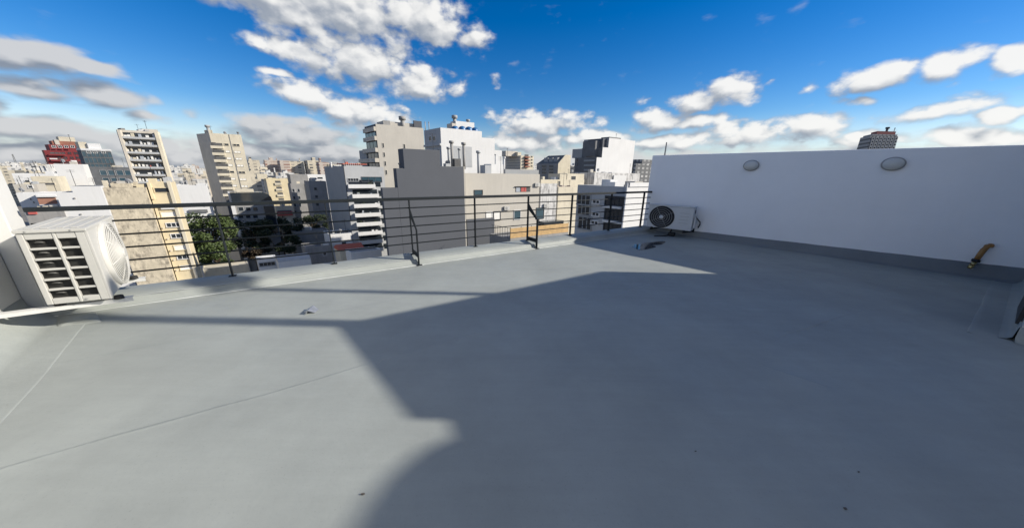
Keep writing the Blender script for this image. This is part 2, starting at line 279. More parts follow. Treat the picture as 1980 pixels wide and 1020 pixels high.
# ------------------------------------------------------------------ mesh helpers
def tag(o, label, cat, group=None):
    o['label'] = label; o['category'] = cat
    if group: o['group'] = group
    return o
def structure(o): o['kind'] = 'structure'; return o
def empty(name, loc, label=None, cat=None, group=None):
    o = bpy.data.objects.new(name, None); o.empty_display_size = 0.3; o.location = loc; col.objects.link(o)
    if label: tag(o, label, cat, group)
    return o
def wloc(o):
    v = Vector(o.location)
    while o.parent: o = o.parent; v += o.location
    return v
class MB:
    def __init__(s): s.v = []; s.f = []; s.mi = []
    def face(s, pts, mi=0):
        k = len(s.v); s.v += [Vector(p) for p in pts]; s.f.append(tuple(range(k, k + len(pts)))); s.mi.append(mi); return s
    def hexa(s, p, mi=0):
        """eight corners: bottom ring 0-3, top ring 4-7"""
        k = len(s.v); s.v += [Vector(q) for q in p]
        for f in ((3, 2, 1, 0), (4, 5, 6, 7), (0, 1, 5, 4), (1, 2, 6, 5), (2, 3, 7, 6), (3, 0, 4, 7)):
            s.f.append(tuple(k + i for i in f)); s.mi.append(mi)
        return s
    def par(s, o, a, b, c, mi=0):
        o, a, b, c = map(Vector, (o, a, b, c))
        return s.hexa([o, o + a, o + a + b, o + b, o + c, o + a + c, o + a + b + c, o + b + c], mi)
    def bar(s, p, q, w, h, up=(0, 0, 1), mi=0):
        p, q, up = Vector(p), Vector(q), Vector(up); d = q - p; x = d.cross(up).normalized() * w; y = x.cross(d).normalized() * h
        return s.par(p - x / 2 - y / 2, d, x, y, mi)
    def tube(s, pts, rad, n=8, mi=0, caps=True):
        pts = [Vector(p) for p in pts]; rs = rad if isinstance(rad, (list, tuple)) else [rad] * len(pts); rings = []
        for i, p in enumerate(pts):
            d = (pts[min(i + 1, len(pts) - 1)] - pts[max(i - 1, 0)]).normalized()
            x = d.cross(Vector((0.31, 0.2, 0.93))); x = x.normalized() if x.length > 1e-3 else Vector((1, 0, 0)); y = d.cross(x)
            k = len(s.v); rings.append(k)
            for j in range(n):
                a = 2 * math.pi * j / n; s.v.append(p + (x * math.cos(a) + y * math.sin(a)) * rs[i])
        for i in range(len(rings) - 1):
            for j in range(n):
                a, b = rings[i] + j, rings[i] + (j + 1) % n; c, d = rings[i + 1] + (j + 1) % n, rings[i + 1] + j
                s.f.append((a, b, c, d)); s.mi.append(mi)
        if caps:
            s.f.append(tuple(rings[0] + j for j in reversed(range(n)))); s.mi.append(mi)
            s.f.append(tuple(rings[-1] + j for j in range(n))); s.mi.append(mi)
        return s
    def ring(s, c, e1, e2, r, t, n=40, k=6, nrm=None):
        """torus-like ring in the plane e1,e2"""
        c, e1, e2 = Vector(c), Vector(e1), Vector(e2); nn = Vector(nrm) if nrm else e1.cross(e2).normalized(); b0 = len(s.v)
        for i in range(n):
            a = 2 * math.pi * i / n; rd = e1 * math.cos(a) + e2 * math.sin(a)
            for j in range(k):
                q = 2 * math.pi * j / k; s.v.append(c + rd * (r + t * math.cos(q)) + nn * t * math.sin(q))
        for i in range(n):
            for j in range(k):
                a = b0 + i * k + j; b = b0 + i * k + (j + 1) % k; i2 = (i + 1) % n
                s.f.append((a, b0 + i2 * k + j, b0 + i2 * k + (j + 1) % k, b)); s.mi.append(0)
        return s
    def disc(s, c, e1, e2, prof, n=40, mi=0):
        """lathe about e1 x e2 axis; prof = [(radius, height)] from the rim to the centre"""
        c, e1, e2 = Vector(c), Vector(e1), Vector(e2); nn = e1.cross(e2).normalized(); rings = []
        for r, h in prof:
            rings.append(len(s.v))
            for i in range(n):
                a = 2 * math.pi * i / n; s.v.append(c + (e1 * math.cos(a) + e2 * math.sin(a)) * r + nn * h)
        for m in range(len(rings) - 1):
            for i in range(n):
                s.f.append((rings[m] + i, rings[m] + (i + 1) % n, rings[m + 1] + (i + 1) % n, rings[m + 1] + i)); s.mi.append(mi)
        s.f.append(tuple(rings[-1] + i for i in range(n))); s.mi.append(mi)
        return s
    def prism(s, poly, z0, z1, mi=0):
        n = len(poly); k = len(s.v)
        s.v += [Vector((p[0], p[1], z0)) for p in poly] + [Vector((p[0], p[1], z1)) for p in poly]
        s.f.append(tuple(k + i for i in reversed(range(n)))); s.f.append(tuple(k + n + i for i in range(n))); s.mi += [mi, mi]
        for i in range(n): s.f.append((k + i, k + (i + 1) % n, k + n + (i + 1) % n, k + n + i)); s.mi.append(mi)
        return s
    def build(s, name, m, parent=None, smooth=False, bevel=0.0):
        ms = m if isinstance(m, (list, tuple)) else [m]
        off = wloc(parent) if parent else Vector((0, 0, 0))
        loc = Vector((0, 0, 0))
        if not parent:
            xs = [v.x for v in s.v]; ys = [v.y for v in s.v]; loc = Vector(((min(xs) + max(xs)) / 2, (min(ys) + max(ys)) / 2, min(v.z for v in s.v))); off = loc
        me = bpy.data.meshes.new(name); me.from_pydata([v - off for v in s.v], [], s.f)
        for q in ms: me.materials.append(MATS[q])
        for p, i in zip(me.polygons, s.mi): p.material_index = i; p.use_smooth = smooth
        me.update()
        import bmesh
        bm = bmesh.new(); bm.from_mesh(me); bmesh.ops.recalc_face_normals(bm, faces=bm.faces); bm.to_mesh(me); bm.free()
        o = bpy.data.objects.new(name, me); o.location = loc
        if parent: o.parent = parent
        col.objects.link(o)
        if bevel:
            bv = o.modifiers.new('bevel', 'BEVEL'); bv.width = bevel; bv.segments = 2; bv.limit_method = 'ANGLE'
        return o

# plan directions of the terrace and the street grid, and pixel-to-place helpers
A = Vector((0.846, 0.533, 0)).normalized()      # along the railing, to the right and away
B = Vector((-0.690, 0.724, 0)).normalized()     # along the party walls, to the left and away
UP = Vector((0, 0, 1))
NA = Vector((A.y, -A.x, 0))                     # out of a face that runs along A (towards the camera)
NB = Vector((-B.y, B.x, 0))                     # out of a face that runs along B (to the left)
if NB.x > 0: NB = -NB
def on_z(x, y, z=0.0):
    d = ray(x, y); return CO + d * ((z - CAMH) / d.z)
def at(x, y, Y):
    d = ray(x, y); return CO + d * (Y / d.y)
def on_wall(x, y, P, d2):
    n = Vector((d2.y, -d2.x, 0)); d = ray(x, y); return CO + d * ((P - CO).dot(n) / d.dot(n))

from mathutils import noise as mnoise
def wob(p, f=1.0, k=0): return mnoise.noise(Vector((p.x * f + k * 17.3, p.y * f, p.z * f + k)))
# ================================================================== THE TERRACE
_k0 = on_z(1099, 471); _w0 = on_z(1345, 458); _w1 = on_z(1980, 548)
B = (_w0 - _w1).normalized(); NB = Vector((-B.y, -(-B.x), 0)); NB = NB if NB.x < 0 else -NB
_m = Matrix(((A.x, -B.x), (A.y, -B.y))).inverted() @ Vector(((_w0 - _k0).x, (_w0 - _k0).y))
OC = _k0 + A * _m[0]                              # inner corner kerb / right wall
def T(s, t, z=0.0): return OC - A * s - B * t + UP * z
def st(p):
    q = Matrix(((A.x, B.x), (A.y, B.y))).inverted() @ Vector(((OC - p).x, (OC - p).y)); return q[0], q[1]
SL, _ = st(on_z(100, 622)); SL += 0.20            # left wall
TB = 9.0
def strip(name, m, pts, parent=None, smooth=True):
    """grid of points (rows of equal length) as one sheet"""
    mb = MB(); n = len(pts[0])
    for r in pts: mb.v += [Vector(p) for p in r]
    for i in range(len(pts) - 1):
        for j in range(n - 1): mb.f.append((i * n + j, i * n + j + 1, (i + 1) * n + j + 1, (i + 1) * n + j)); mb.mi.append(0)
    return mb.build(name, m, parent, smooth)
def fz(s, t):
    p = T(s, t); return 0.0035 * wob(p, 1.1) + 0.0018 * wob(p, 3.1, 2)
rows = [[T(s * SL / 90, t * TB / 76, fz(s * SL / 90, t * TB / 76)) for s in range(91)] for t in range(77)]
floor = structure(strip('terrace_floor', 'membrane', rows))
structure(MB().prism([T(-0.2, -0.40), T(SL + 0.2, -0.40), T(SL + 0.2, TB), T(-0.2, TB)], -24, -0.02).build('terrace_base', 'beige_light'))

def ridge(t, s0, s1, w, h, name, k, along='A', m='membrane_seam'):
    """a lap joint of the membrane: a low raised band with an uneven edge"""
    n = 70; a, b, c, d = [], [], [], []
    for i in range(n + 1):
        s = s0 + (s1 - s0) * i / n
        q = T(s, t) if along == 'A' else T(t, s)
        e = 0.026 * wob(q, 1.1, k) + 0.009 * wob(q, 6.0, k); g = 0.010 * wob(q, 3.0, k + 5)
        f = (lambda x, z: T(s, t + x, z)) if along == 'A' else (lambda x, z: T(t + x, s, z))
        z0 = (fz(s, t) if along == 'A' else fz(t, s))
        hh = h * (0.25 + 1.3 * abs(wob(q, 1.3, k)))
        a.append(f(e - 0.004, z0 - 0.002)); b.append(f(e, z0 + hh)); c.append(f(e + w * 0.6, z0 + hh * 0.75)); d.append(f(e + w + g, z0 - 0.001))
    return strip(name, m, [a, b, c, d], floor)
_, t1 = st(on_z(350, 805)); _, t2 = st(on_z(300, 667)); _, t3 = st(on_z(360, 980)); _, t4 = st(on_z(700, 590))
ridge(t1, 0.3, SL - 0.45, 0.04, 0.0020, 'membrane_seam', 1)
ridge(t2, 0.4, SL - 0.42, 0.03, 0.0010, 'membrane_seam', 2)
ridge(0.32, 0.3, SL - 0.42, 0.03, 0.0010, 'membrane_seam', 4)
# laps over the foot of the left wall, the crease in the shade on the right
ls = [(st(on_z(x, y))) for x, y in ((147, 630), (106, 692), (38, 810), (0, 857))]
rows = []
for i in range(61):
    t = -0.02 + i * 0.14; q_ = T(SL, t); sedge = SL - 0.47 + 0.02 * wob(q_, 1.3) + 0.012 * wob(q_, 5); zt0 = 0.225 + 0.006 * wob(q_, 2)
    rows.append([T(sedge - 0.006, t, fz(sedge, t) - 0.002), T(sedge, t, fz(sedge, t) + 0.003), T(sedge + 0.012, t, fz(sedge, t) + 0.0032), T(SL - 0.40, t, 0.0045), T(SL - 0.24, t, 0.006), T(SL - 0.19, t, 0.012 + 0.003 * wob(q_, 4)), T(SL - 0.13, t, 0.045 + 0.004 * wob(q_, 3)), T(SL - 0.05, t, 0.11 + 0.005 * wob(q_, 3)), T(SL - 0.022, t, 0.15), T(SL - 0.012, t, zt0), T(SL, t, zt0 + 0.003)])
strip('membrane_upstand', 'membrane_seam', rows, floor)
def patch(corners, name='membrane_patch', h=0.006):
    ps = [on_z(x, y) for x, y in corners]; c = sum(ps, Vector()) / len(ps); mb = MB(); out = []
    for k in range(len(ps)):
        for j in range(8):
            p = ps[k].lerp(ps[(k + 1) % len(ps)], j / 8); p = p + (p - c).normalized() * (0.012 * wob(p, 9) + 0.01 * wob(p, 4, 3)); out.append(p)
    n = len(out); mb.v = [p - UP * 0.002 for p in out] + [p.lerp(c, 0.04) + UP * (h * (0.8 + 0.5 * wob(p, 6))) for p in out] + [c + UP * h * 0.9]
    for k in range(n): mb.f.append((k, (k + 1) % n, n + (k + 1) % n, n + k)); mb.f.append((n + k, n + (k + 1) % n, 2 * n)); mb.mi += [0, 0]
    return mb.build(name, 'membrane_seam', floor, True)
patch([(108, 617), (118, 607), (186, 603), (196, 622), (112, 632)], h=0.016)
cr = [(1690, 590), (1560, 632), (1425, 680), (1430, 690), (1520, 715), (1640, 760)]
for a_, b_, k in ((cr[0], cr[2], 7), (cr[3], cr[5], 8)):
    p, q = on_z(*a_), on_z(*b_); d = (q - p); nn = Vector((-d.y, d.x, 0)).normalized(); rows = [[], [], []]
    for i in range(41):
        c = p + d * i / 40 + nn * 0.02 * wob(p + d * i / 40, 2.2, k); hh = 0.006 * math.sin(math.pi * i / 40)
        s_, t_ = st(c); z0 = fz(s_, t_)
        rows[0].append(c - nn * 0.03 + UP * (z0 - 0.001)); rows[1].append(c + UP * (z0 + hh)); rows[2].append(c + nn * 0.012 + UP * (z0 - 0.001))
    strip('membrane_crease', 'membrane', rows, floor)

# right wall with its membrane skirting
rw = empty('party_wall', T(0, 3), 'white rendered party wall in shade on the right of the terrace', 'wall')
wl = MB(); n = 24
wl.hexa([T(-0.2, -0.42, -1), T(0, -0.42, -1), T(0, 5.9, -1), T(-0.2, 5.9, -1), T(-0.2, -0.42, 2.098), T(0, -0.42, 2.098), T(0, 5.9, 2.085), T(-0.2, 5.9, 2.085)])
wl.build('rendered_wall', 'wall_white', rw, bevel=0.012)
rows = []
for i in range(61):
    t = i * 0.096; zt = 0.135 + 0.018 * t + 0.006 * wob(T(0, t), 2.5) + 0.004 * wob(T(0, t), 8); e = 0.03 * wob(T(0, t), 1.2)
    rows.append([T(0.16 + e, t, fz(0.16, t) - 0.002), T(0.152 + e, t, fz(0.16, t) + 0.005), T(0.05, t, 0.014), T(0.02, t, 0.04), T(0.010, t, zt), T(0.0, t, zt + 0.003)])
strip('skirting', 'skirting', rows, rw)

# left wall
lw = empty('side_wall', T(SL, 3), 'sunlit white wall on the left behind the large air conditioner', 'wall')
tE = -0.38; SP = SL - 0.13                         # the wall ends in a shallow pier that takes the railing
MB().par(T(SP, tE + 0.001, -1), -A * 0.128, -B * 0.34, UP * 4.395).build('end_pier', 'wall_rough', lw, bevel=0.01)
MB().par(T(SL, tE, -1), -A * 0.2, -B * (TB - tE), UP * 4.4).build('rendered_wall', 'wall_rough', lw, bevel=0.01)  # unseen upper part raised to bounce sunlight onto the right wall
MB().bar(T(SL - 0.012, 1.30, 1.30), T(SL - 0.012, 1.30, 0.42), 0.03, 0.022, B).build('conduit', 'ac_white', lw)
MB().bar(T(SL - 0.012, 0.55, 0.40), T(SL - 0.012, 1.32, 0.40), 0.02, 0.02).build('conduit', 'ac_white', lw)

# kerb under the railing
kb = empty('roof_kerb', T(SL / 2, -0.2), 'low grey membrane-covered kerb along the roof edge under the railing', 'kerb')
prof = [(-0.085, -0.003), (-0.05, 0.012), (-0.012, 0.035), (0.0, 0.088), (0.012, 0.099), (0.20, 0.112), (0.385, 0.128), (0.41, 0.118), (0.415, 0.06), (0.418, -1.2)]
rows = []
for j, (o_, z_) in enumerate(prof):
    r = []
    for i in range(111):
        s = (SL) * i / 110; q = T(s, -o_); am = 0.0 if j > 7 else 0.006
        r.append(OC - A * s - NA * o_ + UP * (z_ + (am * wob(q, 2.4, j * 0.2) + am * 0.5 * wob(q, 7, j)) * (0.25 if j < 2 else 1)))
    rows.append(r)
strip('membrane_cover', 'membrane', rows, kb)
for (o_, z_, wd, k) in ((-0.075, 0.006, 0.014, 11), (0.004, 0.099, 0.014, 12)):
    a, b = [], []
    for i in range(241):
        s = SL * (0.01 + 0.98 * i / 240); q = T(s, 0); wq = wd * max(0.06, 0.45 + 0.9 * wob(q, 2.6, k) + 0.5 * wob(q, 11, k)); m_ = 0.006 * wob(q, 4, k)
        zz = z_ + 0.006 * wob(T(s, -o_), 2.4, (1 if o_ < 0 else 4) * 0.2) * (0.25 if o_ < 0 else 1) + 0.003
        a.append(OC - A * s - NA * (o_ + m_ - wq / 2) + UP * zz); b.append(OC - A * s - NA * (o_ + m_ + wq / 2) + UP * (zz + (0.008 if o_ < 0 else 0.003)))
    strip('sealant_line', 'sealant', [a, b], kb)

# railing
RO = 0.31                                          # offset of the railing outward from the kerb's inner foot
RP = OC - NA * RO
rl = empty('roof_railing', RP - A * SL / 2 + UP * 0.12, 'dark grey steel railing with five thin rods along the roof edge', 'railing')
def rs(x, y):                                      # distance along the railing and height of a photo point
    p = on_wall(x, y, RP, A); return (RP - p).dot(A), p.z
sA, zt = rs(790, 381)
ztop = 1.122
s_left = SL - 0.125
tr = MB().par(RP - A * s_left - NA * 0.032 + UP * (ztop - 0.040), A * (s_left + 0.02), NA * 0.064, UP * 0.048)
tr.build('top_rail', 'rail_metal', rl, bevel=0.004)
MB().par(RP + A * 0.0 - NA * 0.032 + UP * (ztop - 0.085), A * 0.05, NA * 0.064, UP * 0.056).build('wall_anchor', 'rail_metal', rl, bevel=0.004)
zb = []
for y in (423, 449, 473.5, 498, 521): zb.append(rs(300, y)[1])
zb = [ztop - 0.005 - (i + 1) * (ztop - 0.005 - 0.265) / 5 for i in range(5)] if not (0.2 < zb[-1] < 0.4) else zb
for z_ in zb: MB().tube([RP - A * s_left + UP * z_, RP + A * 0.02 + UP * z_], 0.0105, 8).build('rod', 'rail_metal', rl, True)
for (x, y, brace) in ((200, 402, 0), (414.7, 397, 0), (627, 386, 0), (790, 382, 1), (917.5, 379, 0), (1022, 376, 1), (1107.5, 373, 0), (1184, 371, 0), (1247, 368, 0)):
    s, _ = rs(x, y); c = RP - A * s
    if x == 200: continue
    MB().par(c - A * 0.008 - NA * 0.028 + UP * 0.11, A * 0.016, NA * 0.056, UP * (ztop - 0.138)).build('post', 'rail_metal', rl, bevel=0.002)
    MB().par(c - A * 0.04 - NA * 0.035 + UP * 0.118, A * 0.08, NA * 0.07, UP * 0.010).build('base_plate', 'rail_metal', rl)
    if brace:
        i0 = RO + 0.045                            # strut stands inside the kerb on the floor
        st_ = MB()
        st_.par(c + NA * (i0 - 0.03) - A * 0.008 + UP * 0.0, A * 0.016, NA * 0.06, UP * 0.62)
        p = [c + NA * (i0 - 0.03) + UP * 0.62, c + NA * (i0 + 0.03) + UP * 0.62, c + NA * 0.03 + UP * 0.93, c + NA * 0.028 + UP * 0.80]
        st_.hexa([q - A * 0.008 for q in p] + [q + A * 0.008 for q in p])
        st_.build('brace', 'rail_metal', rl, bevel=0.002)
        MB().par(c + NA * 0.028 - A * 0.006 + UP * 0.135, A * 0.012, NA * (i0 - 0.058), UP * 0.08).build('tie_plate', 'rail_metal', rl)
        MB().par(c + NA * (i0 - 0.055) - A * 0.045 + UP * 0.004, A * 0.09, NA * 0.11, UP * 0.012).build('base_plate', 'rail_metal', rl)
        ml = MB()
        for k in range(14):
            a = 2 * math.pi * k / 14; a2 = 2 * math.pi * (k + 1) / 14; r1 = 0.085 + 0.02 * math.sin(3.1 * k); r2 = 0.085 + 0.02 * math.sin(3.1 * ((k + 1) % 14))
            cc = c + NA * i0 + UP * 0.016
            ml.face([cc, c + NA * i0 + (A * math.cos(a) + NA * math.sin(a) * 0.8) * r1 + UP * 0.004, c + NA * i0 + (A * math.cos(a2) + NA * math.sin(a2) * 0.8) * r2 + UP * 0.004])
        ml.build('sealant_collar', 'sealant', rl)

# ------------------------------------------------------------------ air conditioners
def rings(c, e1, e2, nrm, radii, t, bulge, name, m, par):
    rm = max(radii)
    for r in radii: MB().ring(c + nrm * bulge * (1 - (r / rm) ** 2), e1, e2, r, t, 44, 5, nrm).build(name, m, par, True)
# left unit: end grille towards the camera, fan to the right
P1 = on_z(91, 590, 0.30); P2 = on_z(215, 577, 0.30); dp = (P2 - P1).length; HZ = 0.705; WL = 1.06
eD = (P2 - P1).normalized(); eW = B
acl = empty('air_conditioner', P1, 'large cream-white outdoor air conditioner on the left wall with its slotted end forward', 'air conditioner')
def q3(u, w, v): return P1 + eD * (u * dp) + eW * w + UP * (v * HZ)
bd = MB()
bd.par(q3(0, 0.06, 0), eD * dp, eW * (WL - 0.06), UP * HZ * 0.965)
# end lattice, two columns of six slots
cols = [(0.0, 0.10), (0.50, 0.555), (0.84, 0.985)]
for a, b in cols: bd.par(q3(a, 0, 0.0), eD * ((b - a) * dp), eW * 0.059, UP * HZ * 0.962)
for c0, c1 in ((0.10, 0.50), (0.555, 0.84)):
    zs = [0.0, 0.075]; rh = (0.905 - 0.075) / 6; edges = [0.0]
    for k in range(7):
        z0 = 0.0 if k == 0 else 0.075 + k * rh - 0.026
        z1 = 0.075 if k == 0 else (0.962 if k == 6 else 0.075 + k * rh)
        bd.par(q3(c0, 0.004, z0), eD * ((c1 - c0) * dp), eW * 0.05, UP * (z1 - z0) * HZ)
bd.build('casing', 'ac_white', acl, bevel=0.006)
MB().par(q3(0.985, 0.0, 0.0), eD * 0.012, eW * 0.02, UP * HZ * 0.962).build('corner_trim', 'ac_white', acl)
co = MB().par(q3(0.08, 0.050, 0.05), eD * 0.78 * dp, eW * 0.008, UP * HZ * 0.88)
for k in range(46): co.par(q3(0.10 + k * 0.0165, 0.042, 0.06), eD * 0.0016, eW * 0.010, UP * HZ * 0.86)
co.build('coil', 'coil', acl)
for k in range(6):
    zc = 0.10 + k * 0.138 + 0.05
    MB().tube([q3(0.20, 0.035, zc), q3(0.24, 0.022, zc + 0.004), q3(0.30, 0.022, zc), q3(0.33, 0.038, zc - 0.01)], 0.008, 7).build('copper_bend', 'coil', acl, True)
lid = MB().par(q3(-0.02, -0.012, 0.965), eD * dp * 1.05, eW * (WL + 0.02), UP * 0.028)
for k in range(4): lid.par(q3(0.12 + k * 0.22, 0.04, 1.0045), eD * 0.05, eW * (WL - 0.10), UP * 0.008)
lid.build('lid', 'ac_white', acl, bevel=0.008)
fc = q3(1.0, 0.50 * WL + 0.03, 0.50); nF = Vector((eW.y, -eW.x, 0)); nF = nF if nF.dot(eD) > 0 else -nF
MB().disc(fc + nF * 0.001, eW, UP, [(0.345, 0.0), (0.343, 0.030), (0.325, 0.036)], 48).build('fan_shroud', 'ac_white', acl, True)
rings(fc + nF * 0.040, eW, UP, nF, [0.05 + 0.0225 * k for k in range(13)], 0.0052, 0.045, 'fan_guard_ring', 'ac_white', acl)
MB().disc(fc + nF * 0.082, eW, UP, [(0.055, 0.0), (0.05, 0.008), (0.02, 0.012)], 24).build('fan_hub', 'ac_white', acl, True)
for k in range(8):
    a = math.pi * k / 4 + 0.2; dr = eW * math.cos(a) + UP * math.sin(a)
    MB().tube([fc + nF * 0.082 + dr * 0.05, fc + nF * 0.066 + dr * 0.2, fc + nF * 0.038 + dr * 0.33], 0.006, 5).build('fan_guard_spoke', 'ac_white', acl, True)
for w_ in (0.10, WL - 0.16):
    for u_ in (0.12, 1.08):
        MB().disc(q3(u_, w_, 0) - UP * 0.034, A, B, [(0.038, 0.0), (0.034, 0.033)], 16).build('rubber_foot', 'rubber', acl, True)
for u_, v_ in ((0.16, 0.985), (0.80, 0.985), (0.62, 0.035)):
    MB().disc(q3(u_, -0.013 if v_ > 0.9 else -0.001, v_), eD, UP, [(0.009, 0.0), (0.006, 0.003)], 10).build('screw', 'lamp_ring', acl, True)
pw = []
# wall brackets that carry it
for i, w_ in enumerate((0.10, WL - 0.16)):
    s_, t_ = st(q3(0.5, w_, 0)); z0 = 0.30 - 0.034
    br = empty('wall_bracket', T(SL - 0.01, t_, z0), ('white steel wall bracket under the near end of the left air conditioner', 'white steel wall bracket under the far end of the left air conditioner')[i], 'bracket', 'brackets of the left air conditioner')
    tip = SL - st(q3(1.30, w_, 0))[0]
    MB().par(T(SL - 0.002, t_ - 0.02, z0 - 0.004), A * tip, -B * 0.065, UP * 0.004).par(T(SL - 0.002, t_ - 0.02 + 0.061, z0 - 0.040), A * tip, -B * 0.004, UP * 0.035).build('arm', 'bracket', br)
    MB().par(T(SL - 0.001, t_ - 0.025, z0 - 0.05), A * 0.006, -B * 0.05, UP * 0.36).build('wall_plate', 'bracket', br)
# right unit, fan forward
Q1 = on_z(1250, 437, 0.20); Q2 = on_z(1335, 447, 0.20); eL = (Q2 - Q1).normalized(); LW = (Q2 - Q1).length; nR = Vector((eL.y, -eL.x, 0)); nR = nR if nR.y < 0 else -nR
HR = 0.605; DR = 0.30
acr = empty('air_conditioner', Q1, 'pale grey outdoor air conditioner with dark round fan in the far right corner', 'air conditioner')
def r3(a, b, v): return Q1 + eL * (a * LW) - nR * b + UP * (v * HR)
MB().par(r3(0, 0, 0), eL * LW, -nR * DR, UP * HR * 0.965).build('casing', 'ac_grey', acr, bevel=0.012)
MB().par(r3(-0.01, -0.012, 0.966), eL * LW * 1.02, -nR * (DR + 0.024), UP * 0.026).build('lid', 'ac_grey', acr, bevel=0.008)
fcr = r3(0.325, 0, 0.49); e1 = eL * 1.10
MB().disc(fcr + nR * 0.002, e1, UP, [(0.288, 0.0), (0.286, 0.012), (0.268, 0.014), (0.262, 0.003), (0.05, 0.002)], 48).build('fan_opening', 'ac_dark', acr, True)
rings(fcr + nR * 0.020, e1, UP, nR, [0.085, 0.135, 0.185, 0.235], 0.0055, 0.02, 'fan_guard_ring', 'lamp_ring', acr)
MB().disc(fcr + nR * 0.036, e1, UP, [(0.052, 0.0), (0.046, 0.012), (0.02, 0.016)], 24).build('fan_hub', 'ac_grey', acr, True)
for k in range(4):
    a = math.pi * k / 2 + 0.5; dr = e1 * math.cos(a) + UP * math.sin(a)
    MB().tube([fcr + nR * 0.040 + dr * 0.05, fcr + nR * 0.022 + dr * 0.27], 0.005, 5).build('fan_guard_spoke', 'lamp_ring', acr, True)
MB().par(r3(0.70, -0.0035, 0.10), eL * LW * 0.24, nR * -0.003, UP * HR * 0.78).build('front_panel', 'ac_grey', acr, bevel=0.002)
for k in range(4): MB().par(r3(0.72, -0.0075, 0.30 + k * 0.14), eL * LW * 0.20, nR * -0.003, UP * 0.006).build('panel_groove', 'lamp_ring', acr)
MB().par(r3(1.004, 0.10, 0.10), eL * 0.05, -nR * 0.15, UP * 0.30).build('valve_cover', 'ac_grey', acr, bevel=0.015)
MB().par(r3(1.002, 0.12, 0.72), eL * 0.004, -nR * 0.11, UP * 0.09).build('handle_recess', 'recess', acr)
MB().tube([r3(1.03, 0.15, 0.60), r3(1.06, 0.16, 0.52), r3(1.10, 0.22, 0.42), r3(1.11, 0.32, 0.36), r3(1.11, 0.36, 0.25), r3(1.08, 0.40, 0.1)], 0.014, 8).build('hose', 'rubber', acr, True)
MB().tube([r3(0.55, 0.2, -0.01), r3(0.56, 0.1, -0.18), r3(0.52, -0.02, -0.30), r3(0.46, -0.12, -0.315), r3(0.36, -0.22, -0.315), r3(0.30, -0.30, -0.315)], 0.016, 8).build('drain_hose', 'rubber', acr, True)
MB().par(r3(0.52, 0.02, -0.32), eL * 0.16, -nR * 0.12, UP * 0.09).build('shade_block', 'rubber', acr, bevel=0.01)  # black block added to deepen the shade under the unit
for a_ in (0.12, 0.86):
    for b_ in (0.03, 0.27): MB().disc(r3(a_, b_, 0) - UP * 0.03, A, B, [(0.032, 0.0), (0.03, 0.029)], 14).build('rubber_foot', 'rubber', acr, True)
for i, a_ in enumerate((0.12, 0.86)):
    p = r3(a_, -0.04, 0) - UP * 0.03; s_, t_ = st(p)
    br = empty('wall_bracket', T(0.002, t_, 0.17), ('dark steel bracket under the fan side of the corner air conditioner', 'dark steel bracket under the panel side of the corner air conditioner')[i], 'bracket', 'brackets of the corner air conditioner')
    ln = s_ - 0.013
    MB().par(T(0.013, t_ - 0.02, 0.166), -A * ln, -B * 0.04, UP * 0.004).par(T(0.013, t_ - 0.02, 0.130), -A * ln, -B * 0.004, UP * 0.036).build('arm', 'rail_metal', br)
    MB().par(T(0.011, t_ - 0.025, 0.12), -A * 0.002, -B * 0.05, UP * 0.3).build('wall_plate', 'rail_metal', br)

# ------------------------------------------------------------------ bulkhead lamps on the right wall
for (x, y, r, lab) in ((1453, 320, 0.150, 'small round bulkhead lamp on the white wall nearer the far corner'), (1727, 317, 0.150, 'round bulkhead lamp on the white wall below the red-topped tower')):
    p = on_wall(x, y, T(0, 0), B); q = T(0, st(p)[1], p.z)
    lp = empty('bulkhead_lamp', q, lab, 'lamp', 'lamps on the white wall')
    e1 = -B
    MB().disc(q + NB * 0.001, e1 if e1.cross(UP).dot(NB) > 0 else -e1, UP * 0.80, [(r, 0.0), (r, 0.035), (r * 0.97, 0.045), (r * 0.84, 0.048)], 40).build('ring', 'lamp_ring', lp, True)
    MB().disc(q + NB * 0.046, e1 if e1.cross(UP).dot(NB) > 0 else -e1, UP * 0.80, [(r * 0.86, 0.0), (r * 0.80, 0.022), (r * 0.6, 0.044), (r * 0.3, 0.056), (r * 0.08, 0.059)], 40).build('diffuser', 'lamp_glass', lp, True)

# ------------------------------------------------------------------ wall tap
tp = on_wall(1915, 474, T(0, 0), B); tq = T(0, st(tp)[1], tp.z)
wt = empty('wall_tap', tq, 'brown pipe stub with brass valve sticking out low on the white wall', 'tap')
td = NB; e_ = tq
ow = lambda x, y, o: on_wall(x, y, T(0, 0) + NB * o, B)
pts = [e_ - td * 0.02, e_ + td * 0.035, ow(1909, 476, 0.065), ow(1903, 482, 0.075), ow(1895, 492, 0.08), ow(1889, 501, 0.085)]
MB().tube(pts, [0.032, 0.034, 0.036, 0.035, 0.033, 0.032], 12).build('pipe', 'brown_pipe', wt, True)
ve = pts[-1]
v2 = ow(1885, 506, 0.09); v3 = ow(1879, 513, 0.10); v4 = ow(1874, 518, 0.12)
MB().tube([ve, v2], 0.046, 12).build('collar', 'rubber', wt, True)
MB().tube([v2, v3], [0.030, 0.026], 10).build('valve_body', 'brass', wt, True)
MB().tube([v3, v4], [0.034, 0.026], 10).build('spout', 'brass', wt, True)
MB().bar(v3 + UP * 0.03 - B * 0.05 + td * 0.03, v3 + UP * 0.03 + B * 0.03 + td * 0.03, 0.016, 0.008).build('lever', 'dark_frame', wt)

